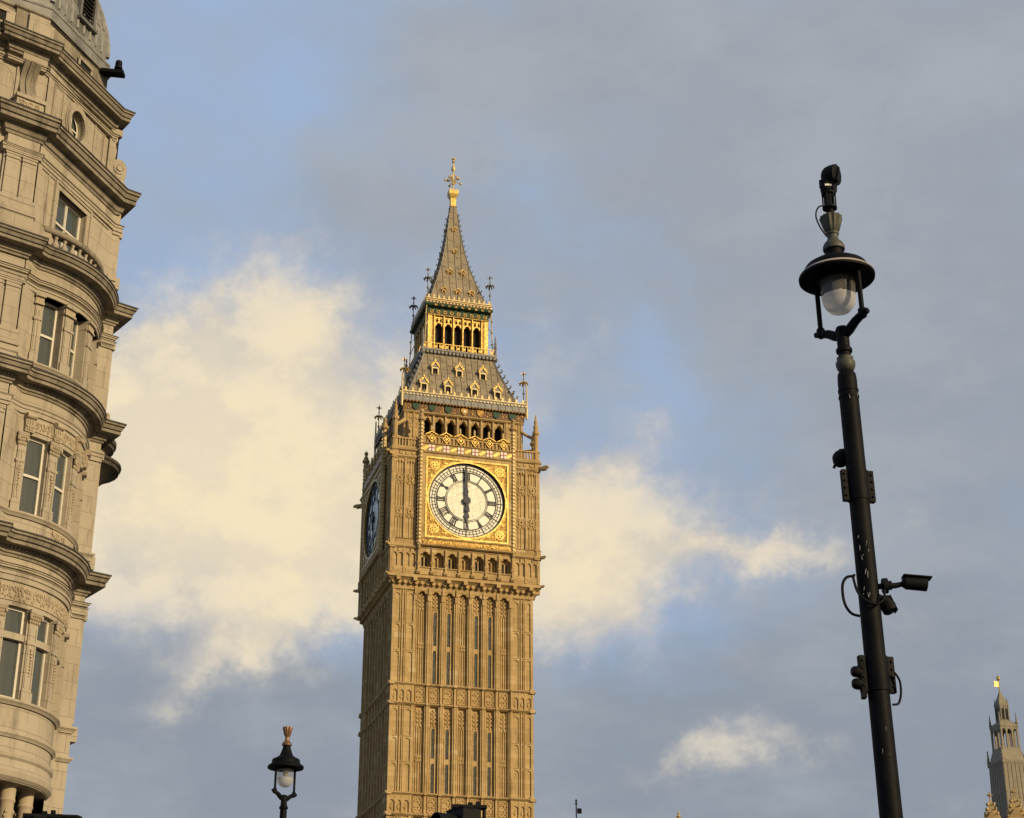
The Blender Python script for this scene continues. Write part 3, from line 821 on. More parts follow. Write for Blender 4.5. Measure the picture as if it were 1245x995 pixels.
# --- balustrades at the corners and slender pinnacles with flying arches
for sx, sy in ((-1, -1), (1, -1), (1, 1), (-1, 1)):
    b = MB()
    for F in FACES:
        for s in (-1, 1):
            q = F(s * 5, 5, 0)
            if q[0] * sx > 0 and q[1] * sy > 0:
                b.m = F; a0, a1 = sorted((s * 4.4, s * 6.78))
                b.box(a0, a1, 6.5, 6.78, 59.95, 60.12); b.box(a0, a1, 6.5, 6.80, 60.78, 60.92)
                for i in range(9):
                    u = s * (4.5 + i * .27); b.box(u - .06, u + .06, 6.55, 6.74, 60.1, 60.8)
    b.build('corner_balustrade', GOLDSTONE, tower)
    b = MB(); c = (sx * 6.5, sy * 6.5, 0)
    b.lathe(c, [(.30, 59.9), (.30, 61.0), (.22, 61.1), (.22, 62.6), (.32, 62.68), (.32, 62.95), (.2, 63.05), (.24, 63.5), (.14, 63.6), (.18, 64.0), (.08, 64.1), (.1, 64.35), (0, 64.75)], 8, ph=pi / 8)
    d = Vector((-sx, -sy, 0)).normalized()
    P0_ = Vector((sx * 6.4, sy * 6.4, 61.2))
    for zz in (61.3, 62.55):
        b.tube([Vector((sx * 6.4, sy * 6.4, zz - .1 if zz < 62 else zz - .3)), Vector((sx * 5.95, sy * 5.95, zz + (.02 if zz < 62 else .12))), Vector((sx * 5.4, sy * 5.4, zz + (.1 if zz < 62 else .75)))], .06 if zz < 62 else .16, 6)
    b.build('corner_pinnacle', GOLDSTONE_CARVED, tower)

# --- belfry
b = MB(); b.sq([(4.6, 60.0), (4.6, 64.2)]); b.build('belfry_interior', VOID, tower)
b = MB(); b.sq([(6.66, 59.7), (6.66, 60.03)])
U = 3.9; ub = [-U + 2 * U / 7 * i for i in range(8)]
for sx in (-1, 1):
    for sy in (-1, 1): b.sq([(.78, 60.0), (.78, 64.1)], (sx * 4.70, sy * 4.70))
for F in FACES:
    b.m = F
    for i, u in enumerate(ub):
        b.box(u - .17, u + .17, 4.5, 5.36, 60.0, 64.1); b.box(u - .075, u + .075, 5.0, 5.50, 60.0, 63.95)
    for i in range(7):
        b.arch(ub[i] + .17, ub[i + 1] - .17, 63.05, .62, 64.1, 4.9, 5.34, 6, .12)
        c = (ub[i] + ub[i + 1]) / 2
        for s in (-1, 1): b.bar((c + s * .38, 63.25), (c, 63.95), .07, 5.0, 5.42)
        b.box(ub[i] + .17, ub[i + 1] - .17, 4.7, 5.3, 60.0, 61.0)
    for s in (-1, 1):
        for u0, u1 in ((3.95, 4.1), (4.55, 4.68), (5.12, 5.25), (5.36, 5.52)): b.box(s * u0, s * u1, 5.3, 5.56, 60.0, 63.95)
        for c in (4.33, 4.9):
            b.diamond(s * c, 63.55, .2, .26, 5.3, 5.53); b.box(s * (c - .25), s * (c + .25), 5.3, 5.525, 62.6, 62.75)
            b.diamond(s * c, 62.95, .13, .13, 5.3, 5.52)
    b.mould(-5.62, 5.62, [(5.2, 63.92), (5.56, 63.92), (5.68, 64.02), (5.68, 64.1), (5.2, 64.12)])
b.build('belfry_arcade', GOLDSTONE, tower)

# --- painted frieze, gutter parapet
b = MB(); b.sq([(5.55, 64.08), (5.66, 64.1), (5.66, 64.86), (5.9, 64.96), (5.9, 65.02), (5.5, 65.02)]); fr = b.build('painted_frieze', BROWNP, tower)
g = MB(); gn = MB(); wt = MB(); rnd = random.Random(3)
for F in FACES:
    g.m = gn.m = wt.m = F
    for i in range(15):
        u = -5.25 + .75 * i
        if i % 2 == 1:
            mm = gn if i not in (7, 9) else g
            mm.poly([(u - .3, 64.8), (u - .3, 64.4), (u, 64.14), (u + .3, 64.4), (u + .3, 64.8)], 5.6, 5.76)
            if i == 7: wt.disc(64.5, .13, 5.7, 5.80, 8, u)
        else:
            for j in range(8):
                g.diamond(u + rnd.uniform(-.3, .3), 64.2 + .56 * (j + .5) / 8, rnd.uniform(.05, .09), rnd.uniform(.05, .08), 5.6, 5.70 + j * .003)
    for i in range(38):
        u = -5.7 + 11.4 * i / 37; g.box(u - .06, u + .06, 5.7, 5.93, 64.88, 64.94)
g.build('gilt_leaf_carving', GOLD_DULL, fr); gn.build('green_shield', GREENP, fr); wt.build('white_rosette', WHITEP, fr)
b = MB(); b.sq([(5.84, 65.0), (5.84, 65.92), (5.6, 65.92), (5.6, 65.0)], cap=False)
for F in FACES:
    b.m = F
    for i in range(19): u = -5.8 + 11.6 * i / 18; b.box(u - .035, u + .035, 5.7, 5.89, 65.0, 65.9)
b.build('gutter_parapet', IRON_TRIM, tower)
g = MB()
for F in FACES:
    g.m = F
    for i in range(36):
        u = -5.74 + 11.48 * i / 35; g.obox(F(u, 5.885, 65.62), F(1, 0, 0), F(0, 1, 0), (0, 0, 1), .085, .05, .06)
    for i in range(18):
        u = -5.5 + 11.0 * i / 17
        g.poly([(u - .2, 65.9), (u + .2, 65.9), (u + .07, 66.05), (u + .1, 66.2), (u, 66.34), (u - .1, 66.2), (u - .07, 66.05)], 5.74, 5.86)
    g.box(-5.86, 5.86, 5.72, 5.90, 65.85, 65.93)
g.build('gilt_cresting', GILTWHITE, tower)

def finial(name, x, y, z, h, gold=True, group=None):
    b = MB(); b.lathe((x, y, z), [(.13, 0), (.13, .25), (.06, .35), (.05, h * .3), (.11, h * .32), (.11, h * .35), (.045, h * .38), (.04, h * .72), (.08, h * .75), (.03, h * .8), (.1, h * .9), (.06, h * .94), (0, h)], 8)
    o = b.build(name, IRON_TRIM, tower, smooth=1)
    g = MB()
    for i in range(8):
        a = 2 * pi * i / 8; d = Vector((cos(a), sin(a), 0)); c = Vector((x, y, z + h * .62))
        g.tube([c, c + d * .25 + Vector((0, 0, .1)), c + d * .42 + Vector((0, 0, -.04)), c + d * .38 + Vector((0, 0, -.16))], [.07, .06, .07, .03], 5)
    for i in range(4):
        a = 2 * pi * i / 4; d = Vector((cos(a), sin(a), 0)); c = Vector((x, y, z + h * .9)); g.tube([c, c + d * .25], [.03, .06], 5)
    g.build('gilt_crown' if gold else 'iron_crown', GOLD if gold else IRON_TRIM, o)
for sx, sy in ((-1, -1), (1, -1), (1, 1), (-1, 1)):
    finial('corner_finial', sx * 5.62, sy * 5.62, 65.9, 3.5)
    MB().lathe((sx * 5.84, sy * 5.84, 64.4), [(.1, 0), (.12, .5), (.1, 1.7), (.085, 1.75), (.07, 3.2), (0, 3.35)], 8).build('corner_post', GILTWHITE, tower, smooth=1)

# --- lower roof
def roof_prof(zs, hs):
    def f(z):
        for (a, ha), (b_, hb) in zip(zip(zs, hs), list(zip(zs, hs))[1:]):
            if a <= z <= b_: return ha + (hb - ha) * (z - a) / (b_ - a)
        return hs[-1]
    return f
Z1 = [65.1, 66.2, 67.5, 69, 70.3, 71.3]; H1 = [5.6, 5.12, 4.58, 4.02, 3.58, 3.3]
def roof(name, Z, H, nr, rows, lw=.05):
    f = roof_prof(Z, H)
    b = MB(); b.sq(list(zip(H, Z)))
    for F in FACES:
        for i in range(-nr, nr + 1):          # standing ribs
            vs = []; q = i / (nr + .35)
            u_at = [q * h for h in H]
            # ribs run straight up and die into the hip
            uu = q * H[0]; pts = [(uu, h, z) for h, z in zip(H, Z) if h >= abs(uu)]
            zend = None
            for a in range(len(Z) - 1):
                if H[a] >= abs(uu) > H[a + 1]:
                    t = (H[a] - abs(uu)) / (H[a] - H[a + 1]); pts.append((uu, abs(uu), Z[a] + t * (Z[a + 1] - Z[a])))
            for (ua, da, za), (ub_, db, zb) in zip(pts, pts[1:]):
                b.add([F(ua - lw, da - .05, za), F(ua + lw, da - .05, za), F(ua + lw * .5, da + .06, za), F(ua - lw * .5, da + .06, za), F(ub_ - lw, db - .05, zb), F(ub_ + lw, db - .05, zb), F(ub_ + lw * .5, db + .06, zb), F(ub_ - lw * .5, db + .06, zb)],
                      [(0, 1, 2, 3), (7, 6, 5, 4), (0, 4, 5, 1), (1, 5, 6, 2), (2, 6, 7, 3), (3, 7, 4, 0)])
        for r in range(rows):                 # scalloped tile courses
            z = Z[0] + (Z[-1] - Z[0]) * (r + .5) / rows; h = f(z); uu0 = H[0] / (nr + .35)
            n = int(h / uu0) + 1
            for i in range(-n, n):
                ua, ub_ = i * uu0, (i + 1) * uu0
                ua, ub_ = max(ua, -h), min(ub_, h)
                if ub_ - ua < .1: continue
                c = (ua + ub_) / 2; st = .5 * (Z[-1] - Z[0]) / rows * (1 if i % 2 else 0)
                zz = z + st; hh = f(min(zz, Z[-1])); h2 = f(min(zz - .22, Z[-1]))
                if abs(c) > hh - .1: continue
                b.add([F(ua, hh + .02, zz), F(c, h2 + .045, zz - .2), F(ub_, hh + .02, zz), F(c, hh + .0, zz + .03)], [(0, 1, 2, 3)])
    return f, b.build(name, IRON_ROOF, tower)
f1, _ = roof('lower_roof', Z1, H1, 9, 7)
# crockets up the hips
def crockets(f, z0, z1, n, r, m_, name):
    for sx, sy in ((-1, -1), (1, -1), (1, 1), (-1, 1)):
        b = MB()
        pts = [Vector((sx * f(z0 + (z1 - z0) * i / 12), sy * f(z0 + (z1 - z0) * i / 12), z0 + (z1 - z0) * i / 12)) for i in range(13)]
        b.tube(pts, r * .5, 6)
        for i in range(n):
            z = z0 + (z1 - z0) * (i + .5) / n; h = f(z); d = Vector((sx, sy, 0)).normalized(); c = Vector((sx * h, sy * h, z))
            b.tube([c, c + d * r * 1.5 + Vector((0, 0, r * .6)), c + d * r * 1.7 + Vector((0, 0, r * 1.6)), c + d * r * 1.0 + Vector((0, 0, r * 1.7))], [r * .35, r * .4, r * .45, r * .2], 5)
        b.build(name, m_, tower)
crockets(f1, 66.3, 71.2, 8, .19, IRON_TRIM, 'crocketed_hip')
# lucarnes
def lucarne(F, u, z, f, s=1.0):
    h = f(z); w = .27 * s; H = .86 * s; df = h + .10
    b = MB(F); b.box(u - w - .1, u - w, h - .9, df, z, z + H); b.box(u + w, u + w + .1, h - .9, df, z, z + H)
    b.box(u - w, u + w, h - .9, df, z + H - .12, z + H)
    o = b.build('lucarne', GILTWHITE if s > .8 else GOLD_DULL, tower)
    MB(F).box(u - w, u + w, h - .9, df - .14, z + .02, z + H - .12).build('dark_opening', VOID, o)
    MB(F).poly([(u - w - .16, z + H), (u + w + .16, z + H), (u, z + H + .62 * s)], h - 1.0, df - .02).build('gabled_roof', IRON_TRIM, o)
    g = MB(F)
    for t in (-1, 1):
        g.bar((u + t * (w + .2), z + H - .05), (u, z + H + .64 * s), .085 * s, df - .06, df + .07)
        for q in (.25, .5, .75): g.diamond(u + t * (w + .2) * (1 - q) + t * .07, z + H + .64 * s * q + .05, .07 * s, .09 * s, df - .03, df + .05)
    g.diamond(u, z + H + .78 * s, .075 * s, .2 * s, df - .04, df + .06)
    g.build('gilt_gable', GOLD, o)
for F in FACES:
    for u in (-3.65, -1.4, 1.1, 3.3): lucarne(F, u, 66.5, f1, .86)
    for u in (-2.45, -.15, 2.1): lucarne(F, u, 68.6, f1, .84)

# --- lantern: balcony, gilded columns, frieze
b = MB(); b.sq([(3.2, 70.9), (3.35, 71.1), (3.5, 71.3), (3.62, 71.42), (3.62, 71.58), (3.3, 71.6)])
for F in FACES:
    b.m = F
    for i in range(20): u = -3.4 + 6.8 * i / 19; b.obox(F(u, 3.5, 71.24), F(1, 0, 0), F(0, 1, 0), (0, 0, 1), .1, .1, .12)
b.build('balcony_cornice', IRON_TRIM, tower)
g = MB()
for F in FACES:
    g.m = F
    for i in range(27):
        u = -3.5 + 7.0 * i / 26; g.box(u - .025, u + .025, 3.5, 3.56, 71.58, 72.15)
        if i < 26 and i % 2 == 0: g.diamond(u + .135, 71.82, .12, .16, 3.48, 3.57)
    g.box(-3.58, 3.58, 3.48, 3.575, 72.12, 72.18)
g.build('gilt_balustrade', GOLD, tower)
for sx, sy in ((-1, -1), (1, -1), (1, 1), (-1, 1)):
    MB().lathe((sx * 3.5, sy * 3.5, 71.3), [(.12, 0), (.12, 1.0), (.17, 1.1), (.1, 1.3), (.13, 1.6), (.05, 1.8), (.09, 2.0), (0, 2.4)], 8).build('balcony_post', IRON_TRIM, tower, smooth=1)
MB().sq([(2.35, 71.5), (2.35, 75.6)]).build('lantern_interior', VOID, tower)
L = 2.3; lb = [-L + 2 * L / 5 * i for i in range(6)]
for F in FACES:
    b = MB(F)
    for i, u in enumerate(lb): b.box(u - .085, u + .085, 2.3, 2.86, 71.6, 75.4); b.box(u - .045, u + .045, 2.6, 2.96, 71.6, 75.4)
    for i in range(5):
        c = (lb[i] + lb[i + 1]) / 2
        b.arch(lb[i] + .085, lb[i + 1] - .085, 74.15, .5, 74.7, 2.45, 2.82, 5, .07)
        b.box(lb[i] + .11, lb[i + 1] - .11, 2.45, 2.80, 75.15, 75.4); b.box(lb[i] + .11, lb[i + 1] - .11, 2.45, 2.80, 71.6, 71.8)
        for q in range(4): b.diamond(c, 74.74 + q * .15, .17 if q % 2 == 0 else .09, .11, 2.6, 2.84 + q * .003)
        for s in (-1, 1): b.bar((c + s * .3, 74.65), (c + s * .3, 75.2), .05, 2.5, 2.8)
    for s in (-1, 1):
        MB(F).box(s * 2.41, s * 2.88 * (1 - .002 * (s > 0)), 2.3, 2.70, 71.6, 75.4).build('gilt_panel', GOLD_DULL, tower)
        for u in (2.62, 2.86): b.box(s * (u - .06), s * (u + .06), 2.6, 2.93, 71.6, 75.4)
        for q in range(8): b.diamond(s * 2.52, 73.3 + q * .24, .07, .1, 2.6, 2.80)
    b.build('gilded_lantern_arcade', GOLD, tower)
b = MB(); b.sq([(2.7, 75.36), (2.95, 75.4), (2.95, 76.1), (3.25, 76.25), (3.32, 76.4), (3.32, 76.5), (2.6, 76.55)]); lf = b.build('lantern_frieze', GREENP, tower)
g = MB()
for F in FACES:
    g.m = F
    for i in range(9):
        u = -2.6 + .65 * i; g.ring(75.75, .1, .2, 2.9, 3.0, 8, u); g.obox(F(u + .32, 3.25, 76.3), F(1, 0, 0), F(0, 1, 0), (0, 0, 1), .12, .09, .08)
    g.box(-2.97, 2.97, 2.9, 2.99, 75.38, 75.48)
g.build('gilt_scroll', GOLD_DULL, lf)
b = MB(); b.sq([(3.2, 76.5), (3.2, 77.1), (3.0, 77.1), (3.0, 76.5)], cap=False); b.build('upper_parapet', BROWNP, tower)
g = MB()
for F in FACES:
    g.m = F
    for i in range(20): u = -3.1 + 6.2 * i / 19; g.box(u - .08, u + .08, 3.15, 3.245, 76.6, 76.74)
    for i in range(13):
        u = -2.95 + 5.9 * i / 12; g.poly([(u - .17, 77.05), (u + .17, 77.05), (u + .06, 77.2), (u + .1, 77.32), (u, 77.46), (u - .1, 77.32), (u - .06, 77.2)], 3.1, 3.2)
    g.box(-3.22, 3.22, 3.08, 3.24, 77.0, 77.08); g.box(-3.22, 3.22, 3.08, 3.242, 76.82, 76.9)
g.build('upper_gilt_cresting', GILTWHITE, tower)
for sx, sy in ((-1, -1), (1, -1), (1, 1), (-1, 1)):
    finial('lantern_finial', sx * 3.05, sy * 3.05, 77.0, 3.4, False)
    b = MB()
    b.tube([(sx * 3.3, sy * 3.3, 71.6), (sx * 3.22, sy * 3.22, 74.0), (sx * 3.15, sy * 3.15, 76.3)], .05, 6); b.tube([(sx * 3.22, sy * 3.22, 74), (sx * 2.8, sy * 2.8, 75.1)], .04, 6)
    for z in (72.8, 74.0, 75.2): b.lathe((sx * 3.22, sy * 3.22, z), [(.05, 0), (.13, .08), (.05, .2)], 8)
    b.build('lantern_corner_shaft', GILTWHITE, tower)

# --- spire
Z2 = [76.9, 78.3, 80, 82, 84, 86, 89.1]; H2 = [2.85, 2.42, 1.88, 1.33, .94, .64, .30]
f2, _ = roof('spire', Z2, H2, 4, 9, .04)
crockets(f2, 77.2, 88.2, 18, .11, IRON_TRIM, 'spire_crocket')
for F in FACES:
    for z, us in ((78.1, (-1.35, 0, 1.35)), (80.6, (-.65, .65)), (83.3, (0,)), (86.0, (0,))):
        for u in us: lucarne(F, u, z, f2, .38 if z < 82 else .3)
b = MB(); b.sq([(.3, 89.0), (.36, 89.06), (.27, 89.16), (.27, 90.0), (.3, 90.1), (.38, 90.28), (.44, 90.45), (.44, 90.5), (.25, 90.52)])
b.sq([(.47, 90.48), (.47, 90.85), (.42, 90.85), (.42, 90.48)], cap=False)
for F in FACES:
    b.m = F
    for i in range(5): u = -.56 + .28 * i; b.diamond(u * .75, 90.92, .07, .11, .40, .48)
b.build('gilt_collar', GOLD, tower)
b = MB(); b.lathe((0, 0, 0), [(.15, 90.5), (.11, 91.0), (.16, 91.15), (.08, 91.4), (.07, 92.0), (.15, 92.15), (.08, 92.35), (.07, 93.2), (.17, 93.35), (.22, 93.6), (.16, 93.85), (.06, 93.95), (.07, 94.25), (.16, 94.35), (.12, 94.5), (.05, 94.6), (.04, 95.0), (0, 95.05)], 12)
for i in range(8):
    a = 2 * pi * i / 8 + .2; d = Vector((cos(a), sin(a), 0)); c = Vector((0, 0, 92.3)); l = .85 if i % 2 == 0 else .6
    b.tube([c - Vector((0, 0, .7)), c + d * l * .5 - Vector((0, 0, .15)), c + d * l + Vector((0, 0, .0 if i % 2 else -.25))], [.04, .04, .05], 5)
    b.lathe(tuple(c + d * l + Vector((0, 0, -.1 if i % 2 else -.4))), [(0, 0), (.12, .08), (.14, .18), (.08, .3), (0, .34)], 6)
    b.lathe(tuple(c + d * l * .55 + Vector((0, 0, .1))), [(0, 0), (.1, .1), (.1, .2), (0, .34)], 6)
b.obox((0, 0, 94.75), (1, 0, 0), (0, 1, 0), (0, 0, 1), .26, .05, .06); b.obox((0, 0, 94.75), (1, 0, 0), (0, 1, 0), (0, 0, 1), .05, .26, .055)
b.build('orb_and_cross_finial', GILTWHITE, tower, smooth=1)
# ================================================================== corner building (left)
AB = radians(39.0)
bld = thing('corner_building', 'pale stone corner building with a bowed bay, a balustrade, heavy cornices and a grey dome', 'building', (-13.73, 42.75, .1), AB)
GZ = .1                                     # local z = world z - GZ
def SH(pts): return pts
B_ANG = radians(33)
BD = (cos(B_ANG), sin(B_ANG))
P1 = (4.2 * cos(B_ANG), 4.2 * sin(B_ANG))   # right end of the chamfer
P2 = (P1[0] + .36, P1[1])                   # outer edge of the right pier
BACK = 11.0; LEFT = -9.0

class Line:
    """straight wall from a to b: u along it, d outwards"""
    def __init__(s, a, b):
        s.a = a; L = math.hypot(b[0] - a[0], b[1] - a[1]); s.t = ((b[0] - a[0]) / L, (b[1] - a[1]) / L); s.L = L; s.n = (s.t[1], -s.t[0])
    def __call__(s, u, d, z): return (s.a[0] + s.t[0] * u + s.n[0] * d, s.a[1] + s.t[1] * u + s.n[1] * d, z - GZ)
class Arc:
    """bowed wall: chord a-b, half angle h"""
    def __init__(s, a, b, h):
        dx_, dy_ = b[0] - a[0], b[1] - a[1]; c = math.hypot(dx_, dy_); s.R = c / 2 / sin(h); t = (dx_ / c, dy_ / c); n = (t[1], -t[0]); m_ = ((a[0] + b[0]) / 2, (a[1] + b[1]) / 2)
        s.c = (m_[0] - n[0] * s.R * cos(h), m_[1] - n[1] * s.R * cos(h)); s.a0 = atan2(n[1], n[0]) - h; s.L = 2 * h * s.R
    def __call__(s, u, d, z):
        a = s.a0 + u / s.R; return (s.c[0] + (s.R + d) * cos(a), s.c[1] + (s.R + d) * sin(a), z - GZ)
fA = Line((LEFT, .14), (0, .14)); UA = -LEFT         # A wall, u = x - LEFT
fB = Line((0, 0), P1)
fP = Line(P1, P2)                                     # visible side of the right pier
fC = Line(P2, (P2[0] + .3, P2[1] + BACK))
S0 = (.62 * cos(B_ANG), .62 * sin(B_ANG)); E0 = (3.98 * cos(B_ANG), 3.98 * sin(B_ANG))
fW = Arc(S0, E0, radians(35))

def wall(b, mp, u0, u1, z0, z1, holes, depth, du=.5, dset=0.0):
    """wall skin with rectangular openings and their reveals"""
    us = {u0, u1}; zs = {z0, z1}
    for a, c, e, g in holes: us |= {a, c}; zs |= {e, g}
    us = sorted(us); out = [us[0]]
    for a in us[1:]:
        n = max(1, int(math.ceil((a - out[-1]) / du))); p = out[-1]
        out += [p + (a - p) * (i + 1) / n for i in range(n)]
    us = out; zs = sorted(zs)
    hole = lambda u, z: any(a < u < c and e < z < g for a, c, e, g in holes)
    for ua, ub_ in zip(us, us[1:]):
        for za, zb in zip(zs, zs[1:]):
            if not hole((ua + ub_) / 2, (za + zb) / 2):
                b.add([mp(ua, dset, za), mp(ub_, dset, za), mp(ub_, dset, zb), mp(ua, dset, zb)], [(0, 1, 2, 3)])
    for a, c, e, g in holes:
        n = max(1, int(math.ceil((c - a) / du)))
        for u in (a, c): b.add([mp(u, dset, e), mp(u, dset, g), mp(u, dset - depth, g), mp(u, dset - depth, e)], [(0, 1, 2, 3)])
        for z in (e, g):
            for i in range(n):
                p, q = a + (c - a) * i / n, a + (c - a) * (i + 1) / n
                b.add([mp(p, dset, z), mp(q, dset, z), mp(q, dset - depth, z), mp(p, dset - depth, z)], [(0, 1, 2, 3)])

# --- plain body behind the skins
def prism(b, pts, z0, z1):
    k = len(pts); b.add([(x, y, z0 - GZ) for x, y in pts] + [(x, y, z1 - GZ) for x, y in pts], [tuple(range(k)), tuple(range(2 * k - 1, k - 1, -1))] + [(j, (j + 1) % k, k + (j + 1) % k, k + j) for j in range(k)])
core = [(LEFT, .7), (-.1, .7), (P1[0] * .25, P1[1] * .25 + .65), (P1[0] - .3, P1[1] + .5), (P2[0] - .3, P2[1] + .4), (P2[0], P2[1] + BACK), (LEFT, BACK)]
b = MB(); prism(b, core, .1, 33.0); b.build('dark_interior', VOID, bld)

# --- window builder: sash frame with panes and a curtain
def window(mp, u0, u1, z0, z1, d, rails, mull=(), curtain=0, n=1, fw=.075):
    b = MB(mp)
    b.box(u0, u0 + fw, d - .07, d, z0, z1); b.box(u1 - fw, u1, d - .07, d, z0, z1)
    b.box(u0 + fw, u1 - fw, d - .068, d - .002, z0, z0 + fw * 1.1, n); b.box(u0 + fw, u1 - fw, d - .068, d - .002, z1 - fw, z1, n)
    for r in rails: b.box(u0 + fw, u1 - fw, d - .06, d + .012, r - .035, r + .035, n)
    for m_ in mull: b.box(m_ - .022, m_ + .022, d - .05, d - .006, z0 + fw, z1 - fw)
    o = b.build('window', WHITEWOOD, bld)
    p = MB(mp); p.box(u0 + .02, u1 - .02, d - .05, d - .035, z0 + .03, z1 - .03, n); p.build('pane', PANE, o)
    if curtain:
        c = MB(mp); w = (u1 - u0)
        for a, e in ((u0 + .04, u0 + w * curtain), (u1 - w * curtain * .8, u1 - .04)):
            k = 14; vs = []
            for i in range(k + 1):
                u = a + (e - a) * i / k; dd = d - .13 + .03 * sin(i * 1.9)
                vs += [mp(u, dd, z0), mp(u, dd, z1)]
            c.add(vs, [(2 * i, 2 * i + 1, 2 * i + 3, 2 * i + 2) for i in range(k)])
        c.build('curtain', CURTAIN, o)
    return o

# --- skins: street front A, chamfer B, pier side, flank C
SW = 1.25                                    # side window centre distance left of the pier group
aw = [(UA - 2.38, UA - 1.15, a, c) for a, c in ((26.75, 28.6), (22.75, 24.6), (18.25, 20.3), (13.2, 15.3), (8.0, 10.0), (3, 6))]
aw += [(a - 3.4, c - 3.4, e, g) for a, c, e, g in aw]
b = MB(); wall(b, fA, 0, UA, .1, 33.2, aw, .4, 3)
wall(b, fB, 0, .75, .1, 25.75, [], .3, 2); wall(b, fB, 3.85, 4.2, .1, 25.75, [], .3, 2)
BW = (1.1, 2.65, 25.95, 28.1)
wall(b, fB, 0, 4.2, 25.75, 29.8, [BW], .35, 2)
wall(b, fP, 0, .36, .1, 26.0, [], .3)
wall(b, fC, 0, fC.L, .1, 26.0, [], .3, 3)
wall(b, fP, 0, .22, 26.0, 29.8, [], .3); 
fC2 = Line((P1[0] + .22, P1[1] + .01), (P1[0] + .4, P1[1] + BACK)); wall(b, fC2, 0, fC2.L, 26.0, 29.9, [], .3, 3)
fC3 = Line((P1[0] - .62 * BD[0] + .05, P1[1] - .62 * BD[1] + .1), (P1[0] - .1, P1[1] + BACK)); wall(b, fC3, 0, fC3.L, 29.7, 32.4, [], .3, 3)
b.build('wall', PALE, bld)
for a, c, e, g in aw: window(fA, a, c, e, g, -.2, [(e + g) / 2], [(a + c) / 2], .3)

# path-following mouldings
def sweep(name, path, prof, m_, z=0, closed=False, parent=None, sub=None):
    """open path (x,y) with outward side on its right; prof = closed [(out, z)]"""
    n = len(path); b = MB(); k = len(prof); vs = []
    for i in range(n):
        p = Vector(path[i]); t0 = (p - Vector(path[i - 1])).normalized() if i else None; t1 = (Vector(path[i + 1]) - p).normalized() if i < n - 1 else None
        t0 = t0 or t1; t1 = t1 or t0
        n0 = Vector((t0.y, -t0.x)); n1 = Vector((t1.y, -t1.x)); m2 = (n0 + n1); m2 = m2 / max(.25, (1 + n0.dot(n1)))
        for o, zz in prof: q = p + m2 * o; vs.append((q.x, q.y, z + zz - GZ))
    fs = [tuple(range(k)), tuple((n - 1) * k + j for j in reversed(range(k)))]
    for i in range(n - 1):
        for j in range(k): fs.append((i * k + j, i * k + k + j, i * k + k + (j + 1) % k, i * k + (j + 1) % k))
    b.add(vs, fs); return b.build(name, m_, parent or bld, smooth=30)

def arc_pts(mp, u0, u1, n, d=0.0): return [mp(u0 + (u1 - u0) * i / n, d, 0)[:2] for i in range(n + 1)]
PX = -1.02                                   # left edge of the pilaster pier
pier = [(LEFT, .14), (PX - .06, .14), (PX - .06, -.02), (.0, -.02)]
def path_bow(): return pier + [(.05, .12), S0] + arc_pts(fW, .02, fW.L - .02, 18) + [(E0[0] + .04, E0[1] + .1), (P1[0], P1[1] - .0), P2, (P2[0] + .02, P2[1] + .5), (P2[0] + .3, P2[1] + BACK)]
A1 = (P1[0] - .62 * BD[0], P1[1] - .62 * BD[1])      # the attic ends a little earlier
def path_cham(w=.22, E=None):
    E = E or P1
    pr = pier if E is P1 else [(x - (.22 if i > 0 else 0), y) for i, (x, y) in enumerate(pier)]
    return pr + [(.03 if E is P1 else -.19, .06)] + [(E[0] - .02, E[1] - .02), (E[0] + w, E[1] - .02), (E[0] + w + .02, E[1] + .5), (E[0] + w + .18, E[1] + BACK)]
def cornice_prof(h, o, deep=.35):
    return [(-deep, 0), (.04, 0), (.05, h * .10), (.10, h * .14), (.11, h * .24), (.14, h * .30), (.145, h * .42), (o * .80, h * .46), (o * .82, h * .43), (o * .83, h * .58), (o * .74, h * .59), (o * .74, h * .635), (o * .86, h * .65), (o * .95, h * .81), (o * .88, h * .82), (o * .88, h * .855), (o, h * .87), (o, h), (-deep, h + .06)]
def cap_prof(h, o): return [(-.35, h), (o + .03, h - .035), (o + .03, h + .03), (-.35, h + .12)]

CORN = [('attic', 31.72, .58, .46, path_cham(.02, A1)), ('main', 29.0, .72, .47, path_cham(.12)), ('balcony', 25.2, .55, .50, path_bow()), ('third', 21.32, .56, .50, path_bow()), ('second', 16.6, .58, .50, path_bow())]
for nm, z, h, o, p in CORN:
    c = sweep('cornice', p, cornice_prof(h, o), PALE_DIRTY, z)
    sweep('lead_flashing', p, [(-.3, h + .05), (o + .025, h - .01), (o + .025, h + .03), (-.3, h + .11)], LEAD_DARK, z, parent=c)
# fascias and architraves below the cornices
for z, h, o, p in ((28.42, .2, .06, path_cham(.2)), (24.42, .22, .05, path_bow()), (24.72, .1, .09, path_bow()), (20.72, .25, .05, path_bow()), (15.95, .28, .05, path_bow()), (16.28, .1, .09, path_bow()), (31.42, .12, .06, path_cham(.1, A1))):
    sweep('architrave', p, [(-.3, 0), (o, 0), (o, h * .5), (o + .03, h * .55), (o + .03, h * .85), (o + .07, h), (-.3, h)], PALE, z)
# small ledges under the windows and bases
for z, h, o, p in ((22.18, .14, .10, path_bow()), (17.74, .16, .12, path_bow()), (12.68, .16, .13, path_bow()), (11.85, .15, .10, path_bow()), (26.42, .14, .09, path_cham(.30))):
    if z == 26.42: p = path_cham(.30)[:5]
    sweep('ledge', p, [(-.3, 0), (o * .4, 0), (o * .6, h * .3), (o, h * .55), (o, h * .9), (-.3, h + .05)], PALE, z)
